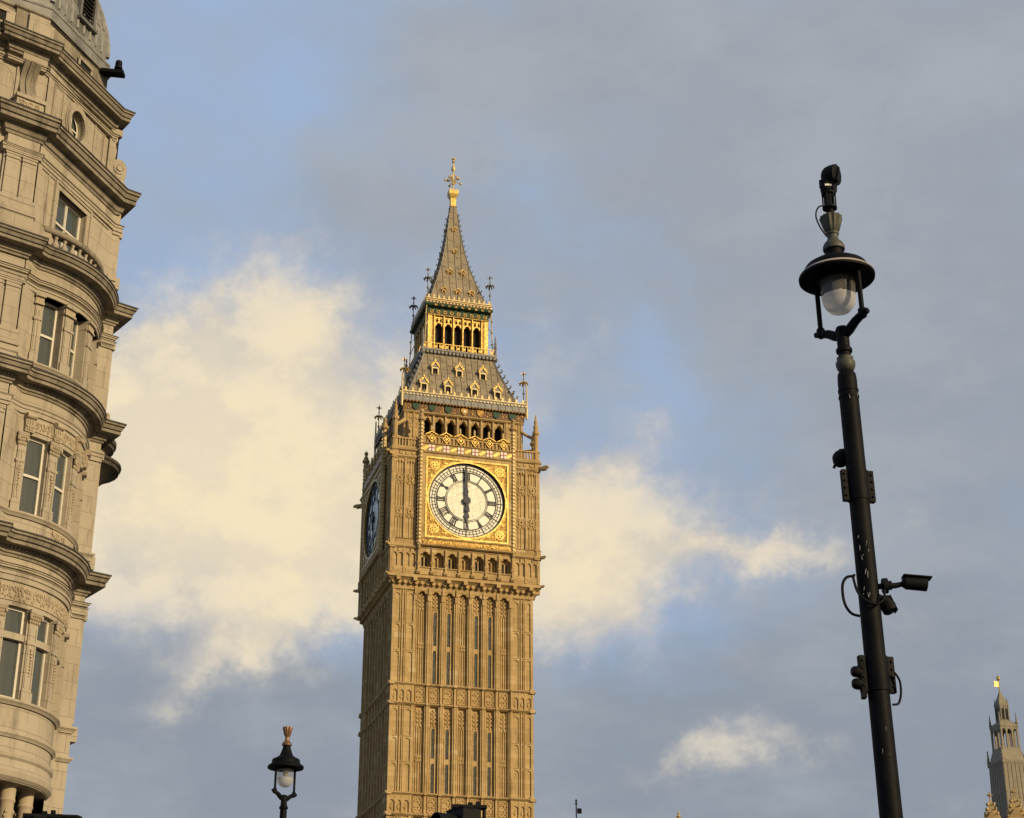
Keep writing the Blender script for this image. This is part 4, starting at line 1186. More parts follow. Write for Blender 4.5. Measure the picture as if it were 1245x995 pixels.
# dentils under two of the cornices
for z, o in ((16.78, .14), (21.5, .15)):
    b = MB(fW)
    for i in range(34): u = .05 + (fW.L - .1) * i / 33; b.box(u - .03, u + .03, -.05, o + .06, z, z + .1)
    b.m = fP
    for i in range(4): u = .04 + i * .1; b.box(u - .03, u + .03, -.05, o + .06, z, z + .1)
    b.m = fA
    for i in range(10): u = UA - 1.0 + i * .105; b.box(u - .03, u + .03, -.05, o + .22, z, z + .1)
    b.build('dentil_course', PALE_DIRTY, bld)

# --- the bow: three lights on each of three floors
WL = fW.L; wins = [(.30, .98), (1.40, 2.08), (2.50, WL - .28)]
FLOORS = [(22.3, 24.42, 24.0), (17.9, 20.15, 19.9), (12.84, 15.3, 15.0)]
b = MB()
zz0 = 10.9
holes = [(a, c, z0, z1) for z0, z1, _ in FLOORS for a, c in wins]
wall(b, fW, 0, WL, zz0, 25.6, holes, .40, .18)
bay = b.build('bay_wall', PALE, bld, smooth=20)
cur = [.42, .5, .45]
for fi, (z0, z1, _) in enumerate(FLOORS):
    for i, (a, c) in enumerate(wins):
        rails = [z0 + (z1 - z0) * .5]
        window(fW, a, c, z0, z1, -.28 if fi == 0 else -.14, rails if fi < 2 else [], (), cur[fi], 4)
        if fi == 2:
            MB(fW).box(a - .02, c + .02, -.32, -.04, 14.42, 14.60, 4).build('stone_transom', PALE, bld)
# pilaster strips with carved drops and capitals on the bow piers
def bay_pier(uc, w, z0, z1, fi):
    b = MB(fW); n = 3
    b.box(uc - w / 2, uc + w / 2, -.2, .07, z0, z0 + .28, n); b.box(uc - w / 2 + .03, uc + w / 2 - .03, -.2, .045, z0 + .28, z1 - .36, n)
    b.box(uc - w / 2 + .06, uc - w / 2 + .10, -.1, .065, z0 + .36, z1 - .5); b.box(uc + w / 2 - .10, uc + w / 2 - .06, -.1, .065, z0 + .36, z1 - .5)
    b.box(uc - w / 2, uc + w / 2, -.2, .075, z0 + (z1 - z0) * .62, z0 + (z1 - z0) * .62 + .09, n)
    b.box(uc - w / 2 - .03, uc + w / 2 + .03, -.2, .13, z1 - .09, z1, n)
    o = b.build('bay_pilaster', PALE, bld)
    c = MB(fW); rnd = random.Random(int(uc * 100) + fi)
    if uc > WL - .2: return
    if fi == 0:
        c.box(uc - w / 2 - .02, uc + w / 2 + .02, -.2, .09, z1 - .32, z1 - .26, n); c.box(uc - w / 2, uc + w / 2, -.2, .06, z1 - .26, z1 - .09, n)
    else:
        for r in range(3):
            for q in range(5):
                uu = uc - w / 2 + w * (q + .5) / 5; zq = z1 - .36 + r * .09; p = fW(uu, .05 + r * .02, zq + .045)
                c.lathe(p, [(0, -.06), (.045, -.02), (.05, .03), (0, .06)], 6)
        for s in (-1, 1):
            p = fW(uc + s * w * .42, .08, z1 - .12); c.tube([p, fW(uc + s * w * .52, .12, z1 - .14), fW(uc + s * w * .5, .12, z1 - .24), fW(uc + s * w * .42, .1, z1 - .2)], [.04, .045, .04, .03], 6)
        for q in range(9):                   # hanging drop of fruit
            p = fW(uc + rnd.uniform(-.015, .015), .055, z0 + (z1 - z0) * .56 - q * .085); k = 1.15 - q * .08
            c.lathe(p, [(0, -.05 * k), (.045 * k, -.01), (.04 * k, .03 * k), (0, .05 * k)], 6)
    c.build('carved_capital', PALE_CARVED, o, smooth=50)
for fi, (z0, z1, zc) in enumerate(FLOORS):
    for uc, w in ((.14, .24), (1.19, .38), (2.29, .38), (WL - .13, .22)): bay_pier(uc, w, z0, z1, fi)
# carved friezes over the lower two floors, carved panel in the parapet
def foliage(name, mp, u0, u1, z0, z1, d, n, seed, r=.05):
    rnd = random.Random(seed); b = MB(mp)
    b.box(u0, u1, -.1, d, z0, z1, max(2, int((u1 - u0) / .2)))
    for i in range(n):
        u = u0 + (u1 - u0) * (i + .5) / n; zc = (z0 + z1) / 2; ph = i * 1.7
        pts = []
        for q in range(8):
            t = q / 7 * 4.6; rr = (z1 - z0) * .42 * (1 - q / 9.5); s = 1 if i % 2 else -1
            pts.append(mp(u + s * rr * cos(t + .4) * (u1 - u0) / n / (z1 - z0) * .9, d + .012 + .01 * sin(q), zc + rr * sin(t + .4)))
        b.tube(pts, [r * .4, r * .5, r * .5, r * .45, r * .4, r * .35, r * .4, r * .5], 5)
        for q in range(9):
            p = mp(u + rnd.uniform(-.45, .45) * (u1 - u0) / n, d + .01, zc + rnd.uniform(-.4, .4) * (z1 - z0)); b.lathe(p, [(0, -r), (r * .75, -r * .2), (r * .7, r * .4), (0, r)], 5, ph=q)
    return b.build(name, PALE_CARVED, bld, smooth=50)
foliage('carved_frieze', fW, .05, WL - .05, 15.42, 15.86, .03, 18, 5, .045)
foliage('carved_frieze', fW, .45, 1.15, 20.28, 20.62, .03, 4, 6, .035); foliage('carved_frieze', fW, 1.3, 2.1, 20.28, 20.62, .03, 4, 8, .035); foliage('carved_frieze', fW, 2.35, 3.2, 20.28, 20.62, .03, 4, 9, .035)
foliage('carved_panel', fW, 1.5, 2.75, 17.2, 17.72, .03, 5, 12, .06)
b = MB(fW); b.poly([(2.0, 17.62), (2.0, 17.36), (2.15, 17.2), (2.3, 17.36), (2.3, 17.62)], 0, .1); b.build('blank_shield', PALE_CARVED, bld)
# brackets between the friezes of the middle floor
for uc in (.3, 1.22, 2.24, 3.2):
    b = MB(fW); b.poly([(uc - .13, 20.2), (uc + .13, 20.2), (uc + .15, 20.75), (uc - .15, 20.75)], -.05, .10)
    b.tube([fW(uc - .14, .12, 20.66), fW(uc + .14, .12, 20.66)], .085, 10); b.tube([fW(uc - .12, .09, 20.36), fW(uc + .12, .09, 20.36)], .055, 8)
    for s in (-1, 0, 1): b.box(uc + s * .07 - .02, uc + s * .07 + .02, .05, .125, 20.24, 20.6)
    b.build('scroll_bracket', PALE_CARVED, bld, smooth=40)
# bottom of the bow: rolls and soffit on short columns
sweep('bow_base', arc_pts(fW, 0, WL, 20), [(-.5, 10.78), (.02, 10.78), (.1, 10.86), (.12, 11.0), (.06, 11.12), (.03, 11.3), (.08, 11.36), (.09, 11.44), (.03, 11.5), (-.5, 11.5)], PALE)
prism_pts = [S0] + arc_pts(fW, 0, WL, 16) + [E0]
b = MB(); prism(b, prism_pts[1:-1] + [(E0[0] - .6, E0[1] + .9), (S0[0] - .6, S0[1] + .9)], 10.75, 10.85); b.build('soffit', PALE_DIRTY, bld)
for uc in (.35, 1.45, 2.55):
    b = MB(); x, y, _ = fW(uc, -.42, 0)
    b.lathe((x, y, -GZ), [(.24, 4.0), (.24, 4.3), (.2, 4.4), (.19, 9.1), (.20, 9.2), (.19, 10.3), (.22, 10.36), (.2, 10.42), (.21, 10.72), (.27, 10.76), (.27, 10.8)], 18)
    for q in range(30):
        a = q * 2.4; zq = 9.25 + (q % 10) * .1; p = (x + .2 * cos(a), y + .2 * sin(a), zq - GZ); b.lathe(p, [(0, -.07), (.05, 0), (.03, .05), (0, .07)], 5)
    b.build('carved_column', PALE_CARVED, bld, smooth=40)
b = MB()
wall(b, Line((S0[0] - .3, S0[1] + .55), (E0[0] - .3, E0[1] + .55)), 0, 3.36, .1, 10.8, [(.5, 1.3, 4.5, 10.3), (1.7, 2.5, 4.5, 10.3)], .3)
b.build('recessed_wall', PALE, bld)
fR = Line((S0[0] - .3, S0[1] + .55), (E0[0] - .3, E0[1] + .55))
for a in (.5, 1.7): window(fR, a, a + .8, 4.5, 10.3, -.1, [7.4], (), .4)

# --- pilaster group on the street front
def pilasters(z0, z1, cap, ped):
    """paired pilasters with base, capital and pedestal between two levels"""
    b = MB(fA)
    u0 = UA + PX - .02; u1 = UA - .02
    b.box(u0, u1, -.2, .10, ped, z1)                       # pier
    b.box(u0 - .05, u1 + .05, -.2, .22, ped, z0 - .42); b.box(u0 - .1, u1 + .08, -.2, .27, z0 - .50, z0 - .42)
    b.box(u0 - .06, u1 + .05, -.2, .24, z0 - .42, z0 - .28); b.box(u0 - .03, u1 + .03, -.2, .21, z0 - .28, z0 - .12); b.box(u0 - .05, u1 + .045, -.2, .225, z0 - .12, z0)
    for a in (u0 + .06, u0 + .55): 
        b.box(a, a + .40, -.1, .17, z0, cap)
        b.box(a - .02, a + .42, -.1, .20, cap - .12, cap - .05)
    b.box(u0 + .02, u1 - .02, -.1, .19, cap, cap + .12); b.box(u0 - .02, u1 + .02, -.1, .23, cap + .12, cap + .22); b.box(u0 - .05, u1 + .05, -.1, .27, cap + .22, cap + .30)
    b.box(u0 + .02, u1 - .02, -.1, .17, cap + .30, z1)
    b.build('paired_pilasters', PALE, bld)
pilasters(27.0, 29.05, 28.35, 25.85)
pilasters(22.95, 25.15, 24.35, 21.95)
pilasters(18.25, 21.3, 20.55, 17.3)
pilasters(13.1, 16.55, 15.75, 11.0)
# matching strips on the right pier
for z0, z1, cap in ((22.45, 25.15, 24.45), (17.95, 21.3, 20.85), (12.95, 16.55, 15.92), (27.0, 29.05, 28.3)):
    w = .36 if z0 < 26 else .22
    b = MB(fP)
    b.box(-.04, w + .02, -.1, .05, cap, cap + .1); b.box(-.05, w + .06, -.1, .09, cap + .1, cap + .2); b.box(-.04, w + .03, -.1, .05, cap + .2, cap + .25)
    b.box(-.04, w + .03, -.1, .05, z0 - .3, z0 - .1)
    b.build('pier_capital', PALE, bld)
    b = MB(fC if z0 < 26 else fC2); b.box(.1, .5, -.1, .09, z0, cap); b.box(.05, .55, -.1, .15, cap, cap + .25); b.box(.03, .57, -.1, .2, z0 - .5, z0 - .12); b.build('flank_pilaster', PALE, bld)
# bowed balconies on the hidden flank, seen edge-on
for z, r, h in ((20.9, 1.16, .36), (21.6, .95, .45)):
    b = MB(); b.lathe((P2[0] + .05, P2[1] + 1.45, -GZ), [(r * .35, z - .55), (r * .55, z - .35), (r * .8, z - .1), (r, z), (r, z + .1), (r + .06, z + .14), (r + .06, z + h * .6), (r, z + h * .7), (0, z + h * .72)], 28)
    b.build('flank_balcony', SOOT, bld, smooth=40)

# --- attic-floor window surround, balustrade on the bow
window(fB, BW[0], BW[1], BW[2], BW[3], -.16, [27.2], [(BW[0] + BW[1]) / 2 - .03, (BW[0] + BW[1]) / 2 + .03], 0, 1, .09)
b = MB(fB)
a, c, e, g = BW
for o, w, d in ((0, .16, .05), (.16, .07, .09)):
    b.box(a - o - w, a - o, -.05, d, e - .2, g + o); b.box(c + o, c + o + w, -.05, d, e - .2, g + o); b.box(a - o - w, c + o + w, -.05, d + .002, g + o, g + o + w)
b.box(.55, .6, -.05, .03, 26.6, 28.35); b.box(.2, 3.95, -.05, .034, 28.3, 28.36)
b.build('window_surround', PALE, bld)
bal = sweep('balustrade', arc_pts(fW, .03, WL - .03, 20, -.02), [(-.26, 26.50), (.0, 26.50), (.03, 26.54), (.03, 26.64), (-.02, 26.68), (-.24, 26.68), (-.29, 26.64), (-.29, 26.54)], PALE_DIRTY)
sweep('balustrade_plinth', arc_pts(fW, .03, WL - .03, 20, -.02), [(-.27, 25.78), (.02, 25.78), (.02, 25.93), (-.02, 25.96), (-.23, 25.96), (-.27, 25.93)], PALE, parent=bal)
for i in range(11):
    u = .18 + (WL - .36) * i / 10; x, y, _ = fW(u, -.14, 0)
    b = MB()
    if i in (0, 10): b.lathe((x, y, -GZ), [(.12, 25.95), (.12, 26.52)], 4, ph=pi / 4 + fW.a0)
    else: b.lathe((x, y, -GZ), [(.075, 25.95), (.075, 26.0), (.045, 26.03), (.06, 26.08), (.105, 26.18), (.1, 26.25), (.05, 26.34), (.04, 26.4), (.065, 26.44), (.07, 26.51)], 12)
    b.build('baluster', PALE, bal, smooth=40)

# --- attic with round windows, scrolls and panels
ATT = Line((.02, .10), (A1[0], A1[1] + .10)); OC = 1.66; OZ = 30.72
b = MB()
def round_wall(mp, u0, u1, z0, z1, uc, zc, r, depth, n=40, ry=1.25):
    vs = []
    for i in range(n):
        a = 2 * pi * i / n; su, sz = cos(a), sin(a)
        k = min(((u1 - uc) if su > 0 else (uc - u0)) / max(1e-6, abs(su)), ((z1 - zc) if sz > 0 else (zc - z0)) / max(1e-6, abs(sz)))
        vs += [mp(uc + r * su, 0, zc + r * ry * sz), mp(uc + su * k, 0, zc + sz * k), mp(uc + r * su, -depth, zc + r * ry * sz)]
    b.add(vs, [f for i in range(n) for f in ((i * 3, i * 3 + 1, ((i + 1) % n) * 3 + 1, ((i + 1) % n) * 3), (i * 3, ((i + 1) % n) * 3, ((i + 1) % n) * 3 + 2, i * 3 + 2))])
    for cu, cz in ((u0, z0), (u1, z0), (u1, z1), (u0, z1)):
        # corner fillers
        pass
round_wall(ATT, .85, 2.47, 29.8, 31.9, OC, OZ, .40, .3)
# exact corners of the ray-split plate
for cu in (.85, 2.47):
    for cz in (29.8, 31.9): b.add([ATT(cu, -.004, cz), ATT(cu + (.6 if cu < 1.5 else -.6), -.004, cz), ATT(cu, -.004, cz + (.7 if cz < 30 else -.7))], [(0, 1, 2)])
wall(b, ATT, 0, .85, 29.8, 31.9, [], .2); wall(b, ATT, 2.47, ATT.L, 29.8, 31.9, [], .2)
wall(b, Line((LEFT, .2), (0, .2)), 0, UA, 29.8, 31.9, [], .3, 3)
b.build('attic_wall', PALE, bld)
def oculus(mp, uc, zc, r, ry=1.25):
    b = MB(mp); n = 40
    for i in range(n):
        a, e = 2 * pi * i / n, 2 * pi * (i + 1) / n
        for r0, r1, d in ((r, r + .16, .07), (r + .14, r + .22, .035)):
            q = lambda rr, t, dd: mp(uc + rr * cos(t), dd, zc + rr * ry * sin(t))
            b.add([q(r0, a, -.1), q(r0, a, d), q(r1, a, d), q(r1, a, -.1), q(r0, e, -.1), q(r0, e, d), q(r1, e, d), q(r1, e, -.1)], [(0, 1, 5, 4), (1, 2, 6, 5), (2, 3, 7, 6)])
    o = b.build('round_window', PALE, bld, smooth=40)
    MB(mp).poly([(uc + r * cos(2 * pi * i / n), zc + r * ry * sin(2 * pi * i / n)) for i in range(n)], -.28, -.26).build('pane', PANE, o)
    f = MB(mp)
    f.box(uc - .025, uc + .025, -.27, -.2, zc - r * ry, zc + r * ry); f.box(uc - r, uc + r, -.265, -.205, zc - .025, zc + .025)
    for i in range(n):
        a, e = 2 * pi * i / n, 2 * pi * (i + 1) / n; q = lambda rr, t, dd: mp(uc + rr * cos(t), dd, zc + rr * ry * sin(t))
        f.add([q(r - .07, a, -.2), q(r, a, -.2), q(r, e, -.2), q(r - .07, e, -.2)], [(0, 1, 2, 3)])
    f.build('glazing_bar', WHITEWOOD, o)
oculus(ATT, OC, OZ, .40)
fAt = Line((LEFT, .2), (0, .2)); oculus(fAt, UA - 1.44, 30.75, .42)
b = MB(fAt); b.poly([(UA - 1.44 + .4 * cos(2 * pi * i / 24), 30.75 + .5 * sin(2 * pi * i / 24)) for i in range(24)], -.02, .006); b.build('dark_opening', VOID, bld)
for u0, u1 in ((.3, .85), (2.62, 3.22)):
    b = MB(ATT)
    for w, d in ((0, .035), (.07, .018)):
        b.box(u0 + w, u0 + w + .045, -.05, d, 30.15 + w, 31.45 - w); b.box(u1 - w - .045, u1 - w, -.05, d, 30.15 + w, 31.45 - w)
        b.box(u0 + w + .045, u1 - w - .045, -.05, d - .002, 30.15 + w, 30.195 + w); b.box(u0 + w + .045, u1 - w - .045, -.05, d - .002, 31.405 - w, 31.45 - w)
    b.build('raised_panel', PALE, bld)
# console on the street front with its carved pedestal
def console(mp, uc, w, z0, z1, dbase, sc=1.0):
    b = MB(mp); H = z1 - z0; prof = []
    for i in range(15):
        t = i / 14; prof.append((dbase + sc * (.16 + .14 * cos(t * pi * 2 * .75 + .6) + .12 * (t)), z0 + H * t))
    P = prof + [(dbase - .2, z1), (dbase - .2, z0)]
    for u0, u1, g in ((uc - w / 2, uc - w / 6 - .01, 0), (uc - w / 6 + .01, uc + w / 6 - .01, .03), (uc + w / 6 + .01, uc + w / 2, 0)):
        b.mould(u0, u1, [(d + g, z) for d, z in P])
    b.mould(uc - w / 2 + .01, uc + w / 2 - .01, [(d - .03, z) for d, z in P])
    return b.build('scroll_console', PALE_DIRTY, bld, smooth=40)
console(fAt, UA - .62, .5, 30.35, 31.5, .06)
b = MB(fAt); b.box(UA - .98, UA - .1, -.2, .12, 29.85, 31.9); b.box(UA - .95, UA - .13, -.1, .34, 29.85, 30.28); b.box(UA - .99, UA - .09, -.1, .40, 30.22, 30.34); b.box(UA - .92, UA - .16, -.1, .30, 31.5, 31.86); b.build('attic_pier', PALE, bld)
foliage('carved_panel', fAt, UA - .88, UA - .2, 29.92, 30.18, .345, 3, 44, .04)
# side scroll on the flank, in profile to the street
fS = Line((A1[0] - .02, A1[1] + .0), (A1[0] + 1.2, A1[1] + .0))
b = MB(fS)
out = [(-.05, 29.95), (.55, 29.95), (.60, 30.2)]
for i in range(13):
    t = -0.3 + i / 12 * 2.6; out.append((.36 + .26 * cos(t), 30.42 + .34 * sin(t)))
out += [(.22, 31.0), (.16, 31.25)]
for i in range(9):
    t = -.8 + i / 8 * 3.4; out.append((.10 + .12 * cos(t), 31.42 + .15 * sin(t)))
out += [(-.05, 31.6)]
b.poly(out, -.28, .04)
b.ring(30.42, .13, .2, .0, .07, 16, .36); b.disc(30.42, .1, 0, .09, 12, .36); b.ring(31.40, .05, .09, .0, .07, 12, .1)
b.box(-.04, .62, -.3, .06, 29.8, 29.96); b.box(-.04, .36, -.3, .05, 31.58, 31.8)
b.build('side_scroll', PALE, bld)

# --- blocking course and lead dome
D1 = (P1[0] - 1.25 * BD[0], P1[1] - 1.25 * BD[1] + .06)
up = pier[:1] + [(PX - .26, .14), (PX - .26, .06), (-.17, .06), (-.12, .16), (D1[0], D1[1]), (D1[0] + .12, D1[1]), (D1[0] + .3, P1[1] + BACK)]
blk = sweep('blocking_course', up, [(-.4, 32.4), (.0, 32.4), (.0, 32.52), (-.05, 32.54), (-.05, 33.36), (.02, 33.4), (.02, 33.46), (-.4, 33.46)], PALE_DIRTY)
def small_opening(mp, uc, zc, w, h, d):
    b = MB(mp); b.box(uc - w, uc - w + .09, -.1, d + .05, zc - h, zc + h); b.box(uc + w - .09, uc + w, -.1, d + .05, zc - h, zc + h); b.box(uc - w, uc + w, -.1, d + .07, zc + h, zc + h + .1); b.box(uc - w - .04, uc + w + .04, -.1, d + .1, zc - h - .08, zc - h)
    o = b.build('attic_vent', PALE, bld); MB(mp).box(uc - w + .09, uc + w - .09, -.1, d + .006, zc - h, zc + h).build('dark_opening', VOID, o)
small_opening(fB, 1.85, 32.85, .4, .2, -.12); small_opening(fA, UA - 1.9, 32.85, .45, .2, .03)
b = MB(fA); b.box(UA - .85, UA - .2, -.1, .14, 32.55, 33.3); b.box(UA - .7, UA - .35, -.1, .16, 32.65, 32.95); b.build('raised_panel', PALE, bld)
# dome: faceted plan, lead rolls on the edges
cx_, cy_ = P1[0] / 2 - 2.4 * sin(B_ANG) - .1, P1[1] / 2 + 3.6 * cos(B_ANG)
plan = [(-3.6, .55), (-.16, .12), (D1[0], D1[1] + .04), (D1[0] + .1, D1[1] + 3.4), (D1[0] - 2.0, D1[1] + 6.2), (-3.2, 7.8), (-6.2, 5.2), (-6.2, 2.2)]
dprof = [(1.02, 33.4), (1.02, 33.78), (.985, 33.8), (.985, 34.1), (.98, 34.5), (.945, 35.1), (.88, 35.8), (.79, 36.5), (.68, 37.15), (.54, 37.7), (.38, 38.1), (.2, 38.35), (.1, 38.4)]
b = MB(); vs = []
for s_, z in dprof: vs += [(cx_ + (x - cx_) * s_, cy_ + (y - cy_) * s_, z - GZ) for x, y in plan]
k = len(plan); fs = [tuple(range((len(dprof) - 1) * k, len(dprof) * k))]
for i in range(len(dprof) - 1):
    for j in range(k): fs.append((i * k + j, i * k + (j + 1) % k, i * k + k + (j + 1) % k, i * k + k + j))
b.add(vs, fs); dome = b.build('lead_dome', LEAD, bld)
b = MB()
def dpt(x, y, s_, z, o=.0): return Vector((cx_ + (x - cx_) * (s_ + o), cy_ + (y - cy_) * (s_ + o), z - GZ))
for j in range(k):
    x0, y0 = plan[j]; x1, y1 = plan[(j + 1) % k]
    for t in [i / 9 for i in range(9)]:
        x, y = x0 + (x1 - x0) * t, y0 + (y1 - y0) * t
        b.tube([dpt(x, y, s_, z, .002) for s_, z in dprof[3:]], .085 if t == 0 else .04, 6)
for zi in (5, 7):
    s_, z = dprof[zi]; ps = [dpt(x, y, s_, z, .004) for x, y in plan]; b.tube(ps + [ps[0]], .025, 5)
s_, z = dprof[1]; ps = [dpt(x, y, s_, z, .0) for x, y in plan]; b.tube(ps + [ps[0]], .05, 6)
b.build('lead_roll', LEADRIB, dome, smooth=40)
# louvred vent on the chamfer side of the dome
fD = Line((plan[1][0], plan[1][1]), (plan[2][0], plan[2][1]))
vu = 1.8
b = MB(fD); b.box(vu - .42, vu - .32, -.9, .0, 34.55, 36.0); b.box(vu + .32, vu + .42, -.9, .0, 34.55, 36.0); b.box(vu - .48, vu + .48, -.9, .08, 34.45, 34.56)
b.arch(vu - .42, vu + .42, 36.0, .45, 36.46, -.9, .02, 6)
b.poly([(vu - .42 + .84 * i / 12, 36.0 + .45 * sin(pi * i / 12)) for i in range(13)], -.9, .0)
lv = b.build('louvre_vent', LEAD, dome.parent)
b = MB(fD); b.box(vu - .32, vu + .32, -.9, -.2, 34.56, 36.0); b.build('dark_opening', VOID, lv)
b = MB(fD)
for i in range(9):
    z = 34.62 + i * .15; b.mould(vu - .32, vu + .32, [(-.18, z + .12), (-.12, z + .1), (-.03, z), (-.05, z - .02), (-.2, z + .1)])
b.build('louvre_blade', LEAD_DARK, lv)
# ================================================================== street lamps
def circ(cx, cy, r, n, z): return [(cx + r * cos(2 * pi * i / n), cy + r * sin(2 * pi * i / n), z) for i in range(n)]
def lantern(root, z0, yoke_ang, s, crown_mat, crown, rim_mat, post_r):
    """hanging-bowl lantern on a two-armed yoke; z0 = rim level, s = scale; parts under root"""
    P = [(.17, -.02), (.30, .0), (.365, -.025), (.392, -.02), (.395, .015), (.36, .05), (.315, .07), (.305, .15), (.29, .17), (.22, .2), (.15, .25), (.115, .33), (.085, .42), (.08, .455)] if crown else [(.17, .02), (.30, .015), (.355, .0), (.385, -.02), (.396, -.015), (.396, .01), (.375, .035), (.355, .045), (.35, .075), (.32, .125), (.25, .17), (.16, .20), (.11, .22), (.10, .235)]
    b = MB(); b.lathe((0, 0, z0), [(r * s, z) for r, z in P], 40)
    hood = b.build('lamp_hood', BLACK, root, smooth=35)
    b = MB(); b.lathe((0, 0, z0), [(.372 * s, .043), (.387 * s, .030), (.3965 * s, .017), (.3985 * s, .010), (.392 * s, .012), (.372 * s, .040)], 40); b.build('rim_band', rim_mat, hood, smooth=40)
    b = MB(); b.lathe((0, 0, z0), [(.2 * s, -.05), (.205 * s, -.03), (.205 * s, .02), (.16 * s, .03)], 24); b.build('glass_collar', BLACK, hood, smooth=40)
    if crown:
        b = MB(); b.lathe((0, 0, z0), [(.08 * s, .45), (.108 * s, .46), (.112 * s, .49), (.085 * s, .53), (.055 * s, .56), (.045 * s, .63), (.055 * s, .65), (.06 * s, .66)], 20)
        b.lathe((0, 0, z0), [(.05 * s, .65), (.075 * s, .68), (.095 * s, .76), (.115 * s, .83), (.112 * s, .845), (.085 * s, .84), (.03 * s, .80)], 24, flute=-.12)
        b.build('crown_finial', crown_mat, root, smooth=30)
    g = MB(); g.lathe((0, 0, z0), [(.185 * s, .0), (.184 * s, -.12), (.178 * s, -.22)], 32); gl = g.build('lamp_bowl', GLOBE, root, smooth=40)
    g = MB(); g.lathe((0, 0, z0), [(.178 * s, -.22), (.170 * s, -.28), (.148 * s, -.335), (.108 * s, -.38), (.055 * s, -.405), (0, -.41)], 32); g.build('frosted_base', FROST, gl, smooth=60)
    g = MB(); g.lathe((0, 0, z0), [(.0, -.18), (.05, -.17), (.055, -.02), (0, .0)], 12); g.build('lamp_gear', RIMW, gl, smooth=40)
    c, si = cos(yoke_ang), sin(yoke_ang)
    for t in (-1, 1):
        ex, ey = c * t * .29 * s, si * t * .29 * s
        b = MB(); b.tube([(ex, ey, z0 + .03), (ex, ey, z0 - .5)], .026 * s, 10)
        b.build('upright_rod', BLACK, root, smooth=40)
        b = MB(); d = Vector((c * t, si * t, 0)); n = Vector((-d.y, d.x, 0)); 
        b.tube([Vector((0, 0, z0 - .66)) + d * .02, Vector((0, 0, z0 - .63)) + d * .1 * s, Vector((0, 0, z0 - .57)) + d * .19 * s, Vector((0, 0, z0 - .53)) + d * .29 * s, Vector((0, 0, z0 - .515)) + d * .365 * s], [.055 * s, .052 * s, .047 * s, .042 * s, .03 * s], 8)
        b.lathe((ex, ey, z0), [(.02 * s, -.58), (.045 * s, -.56), (.045 * s, -.48), (.034 * s, -.465)], 10)
        b.build('yoke_arm', BLACK, root, smooth=40)
    b = MB(); b.lathe((0, 0, z0), [(post_r, -.86), (post_r * 1.3, -.85), (post_r * 1.35, -.82), (post_r * 1.0, -.79), (.065 * s, -.70), (.072 * s, -.6), (.06 * s, -.57), (0, -.565)], 20); b.build('yoke_socket', BLACK, root, smooth=40)

# the nearer, taller post with cameras
LX, LY = 3.345, 15.65
LEAN = .0125                                # the old post leans a touch
def lx(z): return LX + (10.0 - z) * LEAN
lampR = thing('street_lamp', 'tall black street lamp on the right carrying cameras, clear bowl under a wide round hood', 'street lamp', (lx(.12), LY, .12))
lampR.rotation_euler = (0, -LEAN, 0)
ZR = 10.02 - .12
lantern(lampR, ZR, radians(-53), .98, BRONZE, False, RIMW, .062)
b = MB(); b.lathe((0, 0, 0), [(.0635, 8.9), (.0635, 9.2)], 24); b.build('upper_tube', BLACK, lampR, smooth=40)
b = MB(); b.lathe((0, 0, 0), [(.065, 8.84), (.085, 8.86), (.098, 8.90), (.098, 8.935), (.08, 8.96), (.085, 8.985), (.064, 9.0)], 24); b.build('pale_collar', BRONZE, lampR, smooth=40)
b = MB(); b.lathe((0, 0, 0), [(.30, 0), (.30, .35), (.26, .45), (.2, .6), (.19, 1.3), (.16, 1.4), (.122, 1.5), (.113, 3.0), (.102, 5.2), (.099, 7.2), (.097, 8.6), (.097, 8.74), (.092, 8.8), (.07, 8.84)], 20)
for z in (8.62, 8.55): b.lathe((0, 0, z), [(.095, -.012), (.103, -.01), (.103, .01), (.095, .012)], 20)
post = b.build('post', BLACK, lampR, smooth=30)
b = MB(); rnd = random.Random(11)
def scuff(zc, n, spread):
    for i in range(n):
        a = radians(-90 + rnd.uniform(-45, 45)); z = zc + rnd.uniform(-spread, spread); r = .1015; da = rnd.uniform(.02, .07); dz_ = rnd.uniform(-.05, .05)
        w = rnd.uniform(.003, .006)
        pts = [(r * cos(a), r * sin(a)), (r * cos(a + da), r * sin(a + da)), (r * cos(a + da * 1.6), r * sin(a + da * 1.6))]
        b.tube([(pts[0][0], pts[0][1], z), (pts[1][0], pts[1][1], z + dz_), (pts[2][0], pts[2][1], z + dz_ * 1.3 + .01)], [w * .5, w, w * .4], 4)
scuff(6.95, 7, .09); scuff(6.55, 6, .12); scuff(5.2, 3, .3); scuff(8.4, 2, .2)
b.build('scratch_mark', SCUFF, post)
def clamp(zc, h, r, ang, plates=.055, name='clamp_sleeve'):
    b = MB(); b.lathe((0, 0, 0), [(r - .004, zc - h), (r, zc - h), (r, zc + h), (r - .004, zc + h)], 24)
    d = Vector((cos(ang), sin(ang), 0)); n = Vector((-d.y, d.x, 0))
    for s in (-1, 1):
        b.obox(tuple(d * s * (r + plates / 2 - .01) + Vector((0, 0, zc))), d, n, (0, 0, 1), plates / 2 + .01, .03, h * 1.04)
        for t in (-.7, -.2, .3, .75): b.tube([tuple(d * s * (r + plates * .6) + n * .045 + Vector((0, 0, zc + h * t))), tuple(d * s * (r + plates * .6) - n * .045 + Vector((0, 0, zc + h * t)))], .012, 6)
    return b.build(name, BLACK, lampR, smooth=35)
clamp(7.60, .155, .107, radians(12)); clamp(5.72, .165, .112, radians(14), .06)
